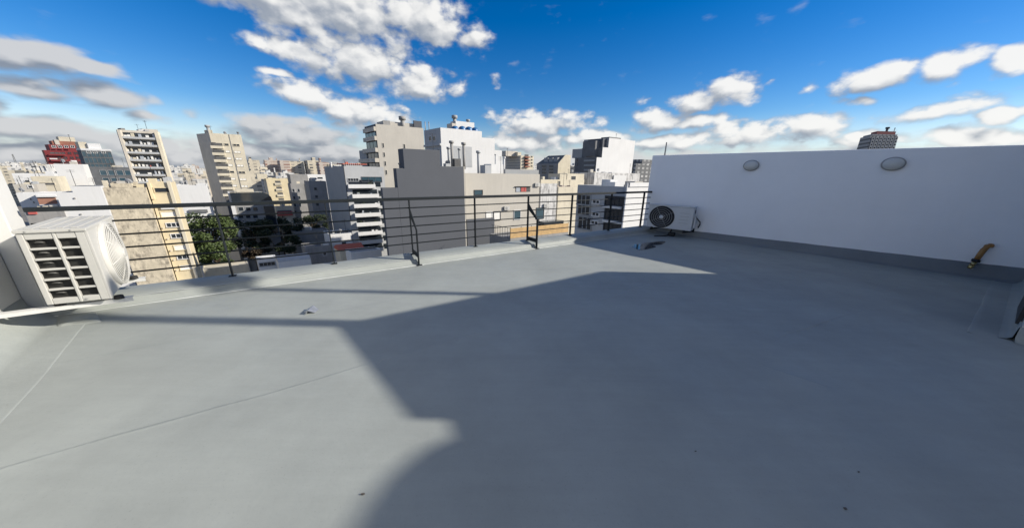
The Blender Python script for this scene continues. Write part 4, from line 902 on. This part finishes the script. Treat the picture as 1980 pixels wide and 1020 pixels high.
MB().par(bt.P(-0.4, bt.wb + 0.2, zz[3] - 18), A * 7, B * 8, UP * (18 + 3.5)).build('side_wing', 'mid_grey', bt.root)
MB().par(bt.P(-1.0, 0.5, zz[4] - 0.5), -A * 0.08, B * (bt.wb + 3), UP * 1.3).build('glass_balustrade', 'glass_blue', bt.root)

# ---- balcony block with plain grey flank
bl_ = Bld('balcony_block', 'narrow block with white balconies stacked beside a plain grey flank', (663, 321), 57, rx=741, lx=626, m='light_grey', mb='mid_grey', par=0.3)  # left flank: shade put into a darker grey
for k, (y, x0, x1) in enumerate(((362, 673, 725), (380.5, 681, 732), (399, 684, 734), (416.5, 686, 736), (434, 689, 738), (451.5, 692, 739), (468, 694, 741), (484, 696, 742))):
    a0, zA = bl_.u('a', x0, y); a1, zB = bl_.u('a', x1, y); zt1 = bl_.u('a', (x0 + x1) / 2, y - 6)[1]; zc = bl_.u('a', (x0 + x1) / 2, y)[1]
    o = bl_.bal('a', a0, a1, zc, zt1 - zc, 1.3, 'white', door=2.0, dm='glass')
    rnd = random.Random(k)
    for j in range(3):
        uu = a0 + (a1 - a0) * rnd.uniform(0.1, 0.85)
        MB().par(Vector((bl_.C.x, bl_.C.y, 0)) + A * uu + NA * 0.3 + UP * zc, A * rnd.uniform(0.3, 0.7), NA * 0.4, UP * rnd.uniform(1.0, 1.6)).build('balcony_item', rnd.choice(['white', 'recess', 'leaf_dark', 'cloth_grey']), o)
    bl_.fbox('a', a1 + 0.1, min(a1 + 1.6, bl_.wa - 0.1), zc + 0.1, zc + 1.7, 0.003, 0.03, 'window', 'glass')
bl_.win('a', 683, 347.5, 20, 5, frame='light_grey', bars=3); bl_.win('a', 719, 347, 38, 9, glass='glass_blue', frame='charcoal', bars=2)
bl_.fbox('a', 0.05, 0.18, -12, bl_.zt, 0.003, 0.15, 'downpipe', 'dark_frame')
bl_.rbox(668, 318, 700, 1.2, 4, 'roof_house', 'light_grey'); MB().par(bl_.P(0.3, 0.9, bl_.onroof(684, 318, 1.2).z + 0.002), A * 6.0, B * 6.0, UP * 0.25).build('tiled_roof', 'tile_red', bl_.root)
bl_.rbox(668, 313, 673, 3, 0.7, 'chimney', 'tile_red'); bl_.pipe(640, 316, 5, 0.12, 'vent', 'white')
for k in range(9): MB().tube([bl_.P(0.4 + k * 0.5, 0.1, bl_.zt), bl_.P(0.4 + k * 0.5, 0.1, bl_.zt + 0.9)], 0.03, 5).build('roof_baluster', 'white', bl_.root)

# ---- towers of the left skyline
tw = Bld('beige_apartment_tower', 'slender cream tower with a shaded flank and a column of dark balconies', (404, 257), 80, rx=465, lx=379, m='cream', mb='beige', par=0.4, bd=(-0.9, 0.43, 0))  # flank in darker beige, its shade mixed into the paint
for k in range(8):
    y = 279.5 + k * 13.2; x = 419 + k * 3.4
    u0, u1, z0, z1 = tw.rect('a', x, y + 1, 24, 11); o = tw.bal('a', u0, u1, z0, 0.75, 0.5, 'cream', door=0)
    tw.fbox('a', u0 + 0.1, u1 - 0.1, z0 + 0.01, z1 - 0.25, 0.004, 0.03, 'dark_doorway', 'recess', o)  # flat dark sheet painted as the shade of a recessed loggia
    if k < 7:
        tw.win('a', 438 + k * 2.7, y, 8, 3.5, glass='glass' if k in (0, 4) else 'shutter', frame='cream', bars=0)
        tw.win('a', 457 + k * 2.7, y + 1, 12, 3.5, glass='glass' if k in (0, 4) else 'shutter', frame='cream', bars=1)
tw.fbox('a', *(lambda r: (r[0], r[0] + 0.18, -10, tw.zt - 0.1))(tw.rect('a', 444, 262, 3, 3)), 0.003, 0.12, 'downpipe', 'stone_grey')
tw.fbox('a', 0.1, 1.2, GZ, tw.zt - 3.2, 0.003, 0.10, 'dark_joint', 'recess')
tw.rbox(402, 251, 410, 2.5, 3, 'lift_housing', 'cream'); tw.pipe(401.5, 246, 3, 0.3, 'flue', 'mid_grey'); tw.pipe(460, 257, 2, 0.15, 'vent', 'slate'); tw.rbox(432, 259.5, 439, 3, 2, 'vent_housing', 'charcoal')

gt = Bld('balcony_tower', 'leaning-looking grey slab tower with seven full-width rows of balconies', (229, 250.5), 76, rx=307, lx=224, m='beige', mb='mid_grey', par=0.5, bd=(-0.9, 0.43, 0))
for k in range(7):
    y = 266.5 + k * 14.2; x = 272 + k * 3.6
    u0, u1, z0, z1 = gt.rect('a', x, y, 66, 3.6); o = gt.bal('a', u0, u1, z0, (z1 - z0) * 0.8, 1.3, 'light_grey', door=1.9, dm='glass')
    rnd = random.Random(40 + k)
    for j in range(9):
        uu = u0 + (u1 - u0) * (0.04 + 0.105 * j); 
        if rnd.random() < 0.75: MB().par(Vector((gt.C.x, gt.C.y, 0)) + A * uu + NA * 0.06 + UP * (z0 + 0.1), A * rnd.uniform(0.3, 0.9), NA * 0.25, UP * rnd.uniform(0.9, 1.8)).build('balcony_item', rnd.choice(['white', 'white', 'shutter', 'cloth_grey', 'cream']) if not (k == 4 and j == 5) else 'cloth_red', o)
gt.fbox('a', gt.wa - 1.0, gt.wa - 0.1, GZ, gt.zt - 0.1, 0.003, 1.5, 'end_pier', 'cream')
gt.fbox('a', 0.05, 0.7, GZ, gt.zt - 0.1, 0.003, 1.5, 'end_pier', 'beige')
gt.rbox(274, 249, 304, 1.5, 5, 'roof_house', 'beige'); gt.rbox(233, 247.5, 241, 1.2, 3, 'roof_hut', 'stone_grey'); gt.antenna(279, 233, 4, 0.06, 2); gt.clutter(3, 5, 1.2)

rd = Bld('red_building', 'dark red stepped building with pale rooftop rooms on the left skyline', (84, 290), 120, rx=152, lx=80, m='red_paint', mb='brick_red', par=0.4, bd=(-0.9, 0.43, 0))
rd.rbox(93, 279, 148, 3, 8, 'upper_storey', 'red_paint'); rd.rbox(99, 272, 145, 4.5, 6, 'upper_storey', 'brick_red'); rd.rbox(112, 264, 143, 5, 5, 'roof_room', 'cream'); rd.rbox(104, 270, 113, 4.0, 3, 'roof_room', 'beige')
for y in (283.5, 296, 305, 314): rd.wins('a', [(x + (y - 283) * 0.5, y) for x in (104, 116, 128, 140)], 7, 4, frame='white' if y < 290 else 'red_paint', bars=1)
for y in (299, 310, 320):
    u0, u1, z0, z1 = rd.rect('a', 112 + (y - 299) * 0.4, y, 30, 2.5); rd.bal('a', u0, u1, z0, z1 - z0, 1.2, 'red_paint', door=1.6)
rd.fbox('a', *rd.rect('a', 104, 307, 14, 2.2), 0.003, 0.4, 'ledge', 'white'); rd.antenna(132, 260, 5, 0.08, 2)
gl = Bld('blue_glass_building', 'blue-grey glazed office block beside the dark red building', (156, 290), 105, rx=213, lx=148, m='slate', mb='charcoal', par=0.3, bd=(-0.9, 0.43, 0))
for r_ in range(5):
    for c_ in range(7):
        gl.wuv('a', gl.wa * (c_ + 0.08) / 7, gl.wa * (c_ + 0.94) / 7, gl.zt - 3.0 - r_ * 2.9, gl.zt - 0.7 - r_ * 2.9, glass='glass_blue', frame='slate', bars=0, sill=False)
gl.rbox(155, 286.5, 214, 1.0, 7, 'roof_storey', 'white'); gl.rbox(168, 277, 193, 3, 5, 'roof_room', 'white'); gl.rbox(150, 274, 166, 4, 5, 'roof_room', 'cream'); gl.wins('a', [(x, 294) for x in (172, 184, 200)], 7, 4, frame='white')
ob = Bld('slate_office', 'low dark blue-grey office with a band of large windows below the glazed block', (166, 322), 90, rx=250, wb=10, m='slate', par=0.3)
ob.wins('a', [(200 + k * 16, 334) for k in range(4)], 12, 9, glass='glass_blue', frame='mid_grey', bars=0); ob.wins('a', [(205 + k * 16, 347) for k in range(3)], 11, 6, glass='glass_blue', frame='mid_grey', bars=0)
w4 = Bld('white_end_wall', 'plain bright white gable wall standing below the dark red building', (103, 316.5), 66, rx=159, wb=6, m='white', par=0.2)
w4.pipe(140, 312, 2, 0.1, 'vent', 'white')
w5 = Bld('white_party_wall', 'broad white blank wall just above the railing beside the stained building', (107, 372), 46, rx=141, wb=6, m='white', par=0.2)
w6 = step(w5.root, w5, 360, 194, w5, 6, 'white')
for x, y in ((145, 383), (157, 414)): w5.fbox('a', *w5.rect('a', x, y, 3, 2.5), 0.003, 0.2, 'vent', 'stone_grey')
# low houses far left
hb_ = Bld('cream_low_house', 'long low cream building with a shaded opening at far left', (58, 341), 60, rx=108, wb=8, m='cream', roof='roof_grey', par=0.3)
hb_.win('a', 90, 355.5, 32, 4, glass='recess', frame='cream', bars=0, sill=False); hb_.win('a', 60, 361, 8, 5, frame='white', bars=0)
hc = Bld('white_low_house', 'low white building with small dark windows beside the left wall', (22, 335), 68, rx=103, wb=8, m='white', par=0.3)
hc.win('a', 53, 351, 8, 5, bars=0); hc.clutter(4, 12, 1.5)
hd = Bld('beige_low_house', 'low beige house with a terrace railing beside the left wall', (24, 356), 55, rx=70, wb=6, m='beige_light', par=0.3)
hd.win('a', 59, 361, 8, 4, bars=0); hd.clutter(2, 13, 1.0)
he = Bld('patio_house', 'white house with a rust-red patio roof seen just above the railing at far left', (30, 373), 50, rx=66, wb=4, m='white', par=0.2)
he.wins('a', [(60, 385), (66, 391)], 3, 3, bars=0)
hf = Bld('rust_roof_house', 'low rust-red roof and wall above the railing at far left', (66, 372), 49, rx=107, wb=5, m='white', roof='roof_red', par=0.6)
hf.fbox('a', *hf.rect('a', 92, 388, 36, 13), 0.003, 0.05, 'red_panel', 'roof_red'); hf.fbox('a', *hf.rect('a', 92, 379, 38, 3), 0.003, 0.5, 'canopy', 'white')
hg = Bld('yard_house', 'dark low yard buildings glimpsed under the rail at far left', (45, 405), 44, rx=122, wb=6, m='stone_grey', par=0.3, roof='roof_grey')
hg.clutter(5, 21, 1.0); hg.fbox('a', *hg.rect('a', 64, 411, 16, 6), 0.003, 0.3, 'red_awning', 'cloth_red')

# ---- stained building with yellow front
sb = Bld('stained_building', 'weather-stained beige party wall behind the left part of the railing', (198, 363), 36, rx=281, wb=7, m='stained', par=0.3)
sb.fbox('a', 0.6, sb.wa * 0.62, sb.zt + 0.001, sb.zt + 0.7, -1.6, -1.2, 'roof_parapet', 'stained'); sb.rbox(215, 352, 262, 3, 2.4, 'roof_room', 'stained'); sb.win('a', 228, 359, 2, 2) if False else None
sb.rbox(196, 349, 205, 1, 1, 'chimney', 'cream'); sb.rbox(262, 356, 276, 1.0, 1.5, 'roof_room', 'yellow')
yf = Bld('yellow_building', 'pale yellow building with small windows and blinds behind the left railing', (283, 353), 38.6, rx=331, wb=8, m='yellow', par=0.3)
yf.win('a', 314, 367.5, 29, 8, glass='glass', frame='yellow', bars=0, sill=False)
for k, (x, y, g_) in enumerate(((326, 414, 'shutter'), (336, 434.5, 'glass'), (345, 455.5, 'glass'), (351, 478, 'shutter'), (357, 496, 'glass'), (362, 516, 'shutter'))):
    yf.win('a', x, y, 27, 7 if g_ == 'glass' else 9, glass=g_, frame='yellow' if g_ == 'shutter' else 'white', bars=2 if g_ == 'glass' else 0)
    yf.fbox('a', *yf.rect('a', x - 20, y + 6, 2.4, 2.4), 0.003, 0.25, 'vent_hood', 'beige')
yf.fbox('a', yf.wa - 0.5, yf.wa - 0.05, GZ, yf.zt + 0.3, 0.003, 0.35, 'corner_pier', 'cream'); yf.fbox('a', *yf.rect('a', 327, 401, 30, 6), 0.003, 0.35, 'awning', 'white')
yf.fbox('a', 0.1, 0.5, yf.zt - 3, yf.zt - 0.1, 0.003, 0.3, 'pilaster', 'yellow')
yf.rbox(285, 345, 300, 1.5, 2, 'roof_room', 'yellow')
w7 = Bld('white_hall', 'plain white wall between the yellow building and the cream tower', (339, 358), 60, rx=399, wb=7, m='white', par=0.3, roof='slate')
w7.fbox('a', *w7.rect('a', 384, 408, 36, 6), 0.003, 0.4, 'dark_canopy', 'slate')
MB().tube([w7.P(w7.wa - 0.8 + 0.5 * math.cos(a_), -0.3, w7.zt - 6.2 + 0.7 * math.sin(a_)) for a_ in [math.pi * k / 8 + 0.3 for k in range(8)]], 0.13, 6).build('duct', 'roof_red', w7.root, True)

# ---- dark building with a rounded roof under the tower
dg = Bld('dark_glass_building', 'dark glazed building with rounded top storey below the cream tower', (449, 398), 62, rx=530, wb=9, m='stone_grey', mb='light_grey', par=0.2)
_, zq = dg.u('a', 490, 372); mbq = MB(); hq = zq - dg.zt
pr = [(0.2, 0), (0.2, hq), (dg.wa * 0.78, hq), (dg.wa * 0.9, hq * 0.88), (dg.wa * 0.97, hq * 0.62), (dg.wa * 0.99, hq * 0.3), (dg.wa * 0.99, 0)]
n_ = len(pr); mbq.v = [dg.P(a, 0.02, dg.zt + b) for a, b in pr] + [dg.P(a, 6.0, dg.zt + b) for a, b in pr]
mbq.f = [tuple(range(n_)), tuple(reversed(range(n_, 2 * n_)))] + [(k, (k + 1) % n_, n_ + (k + 1) % n_, n_ + k) for k in range(n_)]; mbq.mi = [0] * len(mbq.f)
mbq.build('glazed_storey', 'glass', dg.root)
for y in (404, 418): dg.wins('a', [(466 + k * 14, y) for k in range(3)], 9, 7, frame='mid_grey', bars=0)
dg.fbox('a', dg.wa * 0.74, dg.wa * 0.98, dg.zt - 9, dg.zt - 0.3, 0.003, 0.4, 'glass_bay', 'glass')
MB().par(dg.P(-0.3, 0, GZ), A * 0.9, -B * 0.4, UP * (dg.zt - GZ + 1.0)).build('white_pier', 'white', dg.root); dg.rbox(440, 371, 460, 6.5, 3, 'roof_room', 'white'); dg.rbox(456, 366, 490, 7, 3, 'roof_room', 'cream')
# cream, stone and white houses of the middle distance
yc = Bld('cream_stepped_block', 'cream block with a dark notch of stacked balconies in the middle distance', (514, 345), 105, rx=562, wb=14, m='yellow', mb='cream', par=0.3)
u0, u1, _, _ = yc.rect('a', 537, 350, 13, 4)
for k in range(7):
    z_ = yc.zt - 1.0 - k * 2.9; o = yc.bal('a', u0, u1, z_ - 2.0, 0.9, 0.5, 'cream', door=1.9, dm='recess')  # dark sheets painted as the shadow inside the notch
yc.rbox(496, 336, 516, 3, 5, 'roof_room', 'cream'); yc.clutter(3, 31, 2)
rb = Bld('red_balcony_house', 'small house with a dark red balcony below the cream stepped block', (533, 400), 88, rx=567, wb=5, m='cream', par=0.3, roof='roof_grey')
u0, u1, z0, z1 = rb.rect('a', 551, 412, 30, 7); rb.bal('a', u0, u1, z0, z1 - z0, 1.0, 'cloth_red', door=2)
sg = Bld('grey_stone_block', 'grey stone block with small square windows in the middle distance', (561, 355), 92, rx=595, lx=556, m='stone_grey', mb='stone_grey', par=0.3)
sg.wins('a', [(x + (y - 362) * 0.1, y) for y in (368, 382, 396, 410) for x in (567, 577)], 4, 6, frame='light_grey', bars=0); sg.rbox(560, 337, 594, 3, 8, 'upper_storey', 'stone_grey')
sg.fbox('a', sg.wa * 0.78, sg.wa * 0.97, GZ, sg.zt - 0.2, 0.003, 0.05, 'dark_bay', 'recess')
sg2 = Bld('taupe_block', 'plain taupe rendered block left of the grey flank', (596, 350), 86, rx=630, wb=9, m='stone_grey', par=0.3)
sg2.wins('a', [(610, 365), (612, 380), (614, 395)], 5, 5, frame='stone_grey', bars=0)
wh = Bld('white_box_house', 'small white box house above the taupe block', (592, 337), 98, rx=630, wb=6, m='white', par=0.2); wh.win('a', 619, 344, 10, 3, bars=0)

# ---- low houses and yards down in the gap
def house(name, label, corner, Y, rx, wb, m, roof='roof_grey', par=0.3, **k): return Bld(name, label, corner, Y, rx=rx, wb=wb, m=m, roof=roof, par=par, **k)
h1 = house('white_yard_house', 'white two-storey house with flat roof at the foot of the balcony block', (637, 453), 55, 680, 7, 'white'); h1.win('a', 665, 470, 8, 5, bars=0); h1.clutter(2, 51, 1.0)
h2 = house('red_roof_house', 'low house with a red tiled roof just behind the kerb', (657, 485), 47, 706, 5, 'cream', 'tile_red', 0.05)
z_ = h2.zt; MB().hexa([h2.P(-0.2, -0.2, z_), h2.P(h2.wa, -0.2, z_), h2.P(h2.wa, 5, z_), h2.P(-0.2, 5, z_), h2.P(-0.2, 2.3, z_ + 1.1), h2.P(h2.wa, 2.3, z_ + 1.1), h2.P(h2.wa, 2.5, z_ + 1.1), h2.P(-0.2, 2.5, z_ + 1.1)]).build('tiled_roof', 'tile_red', h2.root)
h3 = house('white_wall_house', 'low long white wall just behind the kerb left of the charcoal wall', (678, 488), 43, 738, 4, 'white')
h4 = house('grey_yard_house', 'low grey house with a dark flat roof beyond the kerb', (590, 478), 52, 640, 6, 'stone_grey', 'charcoal'); h4.win('a', 628, 490, 6, 6, bars=0); h4.clutter(2, 52, 0.8)
h5 = house('pale_shed', 'pale flat-roofed shed with a dark window band beyond the kerb', (497, 502), 47, 536, 4, 'white', 'white', 0.08); h5.win('a', 517, 510, 30, 6, frame='mid_grey', bars=3)
h6 = house('white_shed', 'low shed with a bluish white vaulted roof beyond the kerb', (538, 507), 45, 602, 5, 'white', 'white', 0.05)
vt = MB(); 
for k in range(8):
    a0, a1 = math.pi * k / 8, math.pi * (k + 1) / 8
    vt.hexa([h6.P(0, 2.5 - 2.5 * math.cos(a0), h6.zt), h6.P(h6.wa, 2.5 - 2.5 * math.cos(a0), h6.zt), h6.P(h6.wa, 2.5 - 2.5 * math.cos(a1), h6.zt), h6.P(0, 2.5 - 2.5 * math.cos(a1), h6.zt)] + [h6.P(0, 2.5 - 2.5 * math.cos(a0), h6.zt + 0.02 + 0.9 * math.sin(a0)), h6.P(h6.wa, 2.5 - 2.5 * math.cos(a0), h6.zt + 0.02 + 0.9 * math.sin(a0)), h6.P(h6.wa, 2.5 - 2.5 * math.cos(a1), h6.zt + 0.02 + 0.9 * math.sin(a1)), h6.P(0, 2.5 - 2.5 * math.cos(a1), h6.zt + 0.02 + 0.9 * math.sin(a1))])
vt.build('vaulted_roof', 'light_grey', h6.root)
h7 = house('cream_yard_wall', 'sloping cream roof at the foot of the green tree', (392, 520), 46, 482, 5, 'cream', 'cream', 0.1)
h8 = house('dark_yard_building', 'dark low building in the shade between the trees and the grey flank', (566, 448), 66, 636, 8, 'stone_grey', 'slate'); h8.clutter(3, 55, 1.2)

# ---- tower seen above the right wall
rt = Bld('red_crowned_tower', 'distant dark grid-fronted tower with a red crown above the white wall', (1684, 262), 140, rx=1737, wb=14, m='far_dark', par=0.3, ad=(1, 0.06, 0), bd=(0.55, 1, 0))
rt.rbox(1687, 259, 1736, 2, 12, 'upper_storey', 'far_grey'); rt.rbox(1697, 253.5, 1733, 3, 8, 'red_crown', 'red_paint'); rt.antenna(1731, 247, 5, 0.15, 2); rt.pipe(1716, 249, 4, 0.4, 'vent', 'charcoal')
for k in range(7):
    for y in (268, 274, 280, 286): rt.wuv('a', *rt.rect('a', 1688 + k * 7.4 - (y - 268) * 0.3, y, 3.6, 3.0), glass='glass', frame='light_grey', fw=0.35, out=0.25, bars=0, sill=False)
mast = at(1289, 275, 300); mo = MB()
mb0 = Vector((mast.x, mast.y, GZ))
for k in range(3):
    a = k * 2.094; mo.tube([mb0 + Vector((math.cos(a) * 1.6, math.sin(a) * 1.6, 0)), mast + Vector((math.cos(a) * 0.3, math.sin(a) * 0.3, 0))], 0.22, 4)
tag(mo.build('radio_mast', 'stone_grey'), 'thin lattice radio mast above the left end of the shaded white wall', 'mast')
mast = at(24, 298, 400); mo = MB(); mb0 = Vector((mast.x, mast.y, GZ))
for k in range(3):
    a = k * 2.094; mo.tube([mb0 + Vector((math.cos(a) * 2.2, math.sin(a) * 2.2, 0)), mast + Vector((math.cos(a) * 0.4, math.sin(a) * 0.4, 0))], 0.3, 4)
tag(mo.build('radio_mast', 'slate'), 'thin distant radio mast on the far left skyline', 'mast')

# ---- far skyline
rnd = random.Random(11)
KINDS = [('far_white', 'white', 'small distant white building in the packed skyline'), ('far_cream', 'cream', 'small distant cream building in the packed skyline'), ('far_beige', 'beige', 'small distant beige building in the packed skyline'), ('far_grey', 'grey', 'small distant grey building in the packed skyline'), ('far_red', 'red', 'small distant brick-red banded building in the packed skyline')]
def far(x, ytop, wpx, Y, kind, lpx=None):
    m, nm, lab = KINDS[kind]; where = 'left of the dark red building' if x < 125 else 'between the grey slab tower and the cream tower' if x < 400 else 'right of the slender cream tower' if x < 560 else 'left of the beige-grey block' if x < 760 else 'between the white block and the black and white tower' if x < 1110 else 'beside the black and white tower'
    lab = lab.replace('in the packed skyline', where).replace('small ', ''); Y *= K; c = at(x, ytop, Y); o_ = MB(); wa = wpx * Y / FPX * rnd.uniform(0.8, 1.1); wb2 = rnd.uniform(10, 20)
    P = lambda t, d, z: Vector((c.x, c.y, 0)) + A * t + B * d + UP * z
    o_.par(P(0, 0, GZ), A * wa, B * wb2, UP * (c.z - GZ))
    if rnd.random() < 0.7:
        t = rnd.uniform(0.1, 0.5) * wa; o_.par(P(t, 2, c.z), A * wa * rnd.uniform(0.2, 0.4), B * wb2 * 0.4, UP * rnd.uniform(2, 4.5))
    if rnd.random() < 0.5: o_.par(P(wa * 0.75, 1, c.z), A * 0.8, B * 0.8, UP * rnd.uniform(1.5, 4))
    tag(o_.build('distant_' + nm + '_building', m), lab, 'building', 'distant ' + nm + ' buildings ' + where)
def row(x0, x1, y0, y1, Y0, Y1, n, wts):
    for i in range(n):
        x = x0 + (x1 - x0) * (i + rnd.uniform(0, 0.9)) / n; Yd = rnd.uniform(Y0, Y1); far(x, rnd.uniform(y0, y1), rnd.uniform(12, 30), Yd, rnd.choices(range(5), wts)[0])
row(-60, 115, 314, 321, 380, 620, 16, (6, 3, 2, 2, 0)); row(-40, 110, 320, 327, 180, 300, 12, (7, 3, 1, 1, 0)); row(0, 110, 328, 334, 100, 140, 6, (6, 3, 1, 1, 0))
row(320, 390, 319, 327, 300, 600, 9, (5, 4, 1, 1, 1)); row(320, 390, 330, 338, 150, 220, 5, (2, 5, 2, 1, 1)); row(325, 385, 342, 350, 95, 110, 4, (4, 3, 1, 1, 0))
row(455, 660, 312, 318, 420, 700, 16, (4, 4, 2, 2, 2)); row(460, 640, 320, 328, 240, 330, 14, (4, 5, 2, 1, 1)); row(470, 600, 330, 340, 150, 190, 8, (3, 5, 2, 2, 0))
for x, y, w_, k in ((479, 309, 16, 1), (511, 309, 26, 4), (540, 310, 18, 4), (557, 311, 22, 1), (594, 310, 22, 1), (616, 313, 14, 4)): far(x, y, w_, 210 + w_, k)
row(960, 1130, 318, 326, 250, 400, 10, (4, 4, 2, 2, 1)); row(1100, 1250, 322, 328, 300, 420, 7, (4, 3, 2, 2, 0)); row(660, 720, 316, 324, 300, 420, 4, (3, 4, 2, 2, 1))

# ---- trees down in the gap
def tree(name, label, x, y, Y, rx, rz, leafm, n, seed, group='trees in the yards'):
    rx *= K; rz *= K; c = at(x, y, Y * K); rn = random.Random(seed); root = empty(name, (c.x, c.y, GZ), label, 'tree', group)
    tr = MB(); top = c.z - rz * 0.2
    tr.tube([(c.x, c.y, GZ), (c.x + 0.2, c.y, (top + GZ) / 2), (c.x, c.y + 0.1, top)], [0.45, 0.32, 0.12], 8)
    cl = []
    for k in range(16):
        a = rn.uniform(0, 6.28); h = rn.uniform(-0.75, 0.85); rr = math.sqrt(max(0.05, 1 - h * h)) * rn.uniform(0.35, 0.85)
        p = Vector((c.x + math.cos(a) * rr * rx, c.y + math.sin(a) * rr * rx, c.z + h * rz)); cl.append((p, rn.uniform(0.32, 0.5) * min(rx, rz)))
        tr.tube([(c.x, c.y, c.z - rz * rn.uniform(0.5, 1.1)), (Vector((c.x, c.y, p.z - rz * 0.3)) + p) / 2, p], [0.14, 0.09, 0.03], 5)
    tr.build('trunk', 'bark', root, True)
    mb = MB()
    for i in range(n):
        p0, r0 = rn.choice(cl); v = Vector((rn.gauss(0, 1), rn.gauss(0, 1), rn.gauss(0, 1))).normalized() * r0 * rn.uniform(0.55, 1.12); v.z *= 0.8; p = p0 + v
        ls = rn.uniform(0.22, 0.44); e1 = Vector((rn.gauss(0, 1), rn.gauss(0, 1), rn.gauss(0, 0.6))).normalized(); e2 = e1.cross(Vector((rn.gauss(0, 1), rn.gauss(0, 1), rn.gauss(0, 1)))).normalized()
        mb.face([p - e1 * ls, p + e2 * ls * 0.55, p + e1 * ls, p - e2 * ls * 0.55])
    k = len(mb.v); me = bpy.data.meshes.new('crown'); off = wloc(root); me.from_pydata([v - off for v in mb.v], [], mb.f); me.materials.append(MATS[leafm]); o = bpy.data.objects.new('crown', me); o.parent = root; col.objects.link(o)
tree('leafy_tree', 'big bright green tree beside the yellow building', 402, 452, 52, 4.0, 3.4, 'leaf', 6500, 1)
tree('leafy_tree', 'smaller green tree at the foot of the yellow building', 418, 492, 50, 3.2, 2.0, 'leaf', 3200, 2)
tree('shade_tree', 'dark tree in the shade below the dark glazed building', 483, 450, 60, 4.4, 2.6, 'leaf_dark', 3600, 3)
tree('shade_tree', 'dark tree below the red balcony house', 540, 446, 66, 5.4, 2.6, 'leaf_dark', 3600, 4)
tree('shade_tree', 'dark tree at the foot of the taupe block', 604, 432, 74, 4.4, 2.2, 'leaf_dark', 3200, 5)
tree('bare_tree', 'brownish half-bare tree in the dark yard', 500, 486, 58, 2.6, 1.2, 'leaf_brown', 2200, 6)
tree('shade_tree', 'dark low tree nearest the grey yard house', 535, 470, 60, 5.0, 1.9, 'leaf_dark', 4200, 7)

# ---- aerials, dishes and huts that crowd the neighbouring roofs
def dish(b, k):
    rn = random.Random(k); t, d = b.wa * rn.uniform(0.15, 0.85), b.wb * rn.uniform(0.1, 0.5); z = b.zt + rn.uniform(0.5, 1.2); p = b.P(t, d, z)
    MB().tube([b.P(t, d, b.zr - 0.2), p], 0.05, 5).disc(p, (0.35, -0.2, 0.9), (0.9, 0.3, -0.28), [(0.55, 0.12), (0.4, 0.04), (0.1, 0.0)], 12).build('satellite_dish', 'light_grey', b.root)
def mastlet(b, k):
    rn = random.Random(k); t, d = b.wa * rn.uniform(0.1, 0.9), b.wb * rn.uniform(0.1, 0.6); h = rn.uniform(2.0, 4.5); p = b.P(t, d, b.zr + h); m = MB().tube([b.P(t, d, b.zr - 0.2), p], 0.045, 5)
    for j in range(rn.randint(2, 5)): m.bar(p - UP * (0.1 + 0.22 * j) - A * 0.6, p - UP * (0.1 + 0.22 * j) + A * 0.6, 0.03, 0.03)
    m.build('antenna', 'dark_frame', b.root)
for k, b in enumerate((hb_, hc, hd, he, hf, w4, w6, sb, yf, w7, ob, yc, sg, sg2, wh, rb, c2, c2b, gr, swh, cf, mn, gt, tw, bl_, h1, h4, cc_, cb_)):
    mastlet(b, 100 + k)
    if k % 2: dish(b, 300 + k)
    if k % 3 == 0: mastlet(b, 200 + k)
for k, b in enumerate((sb, w7, ob, sg2, c2, cf, swh, w4, yf, sg)): b.clutter(2, 400 + k, 1.6)
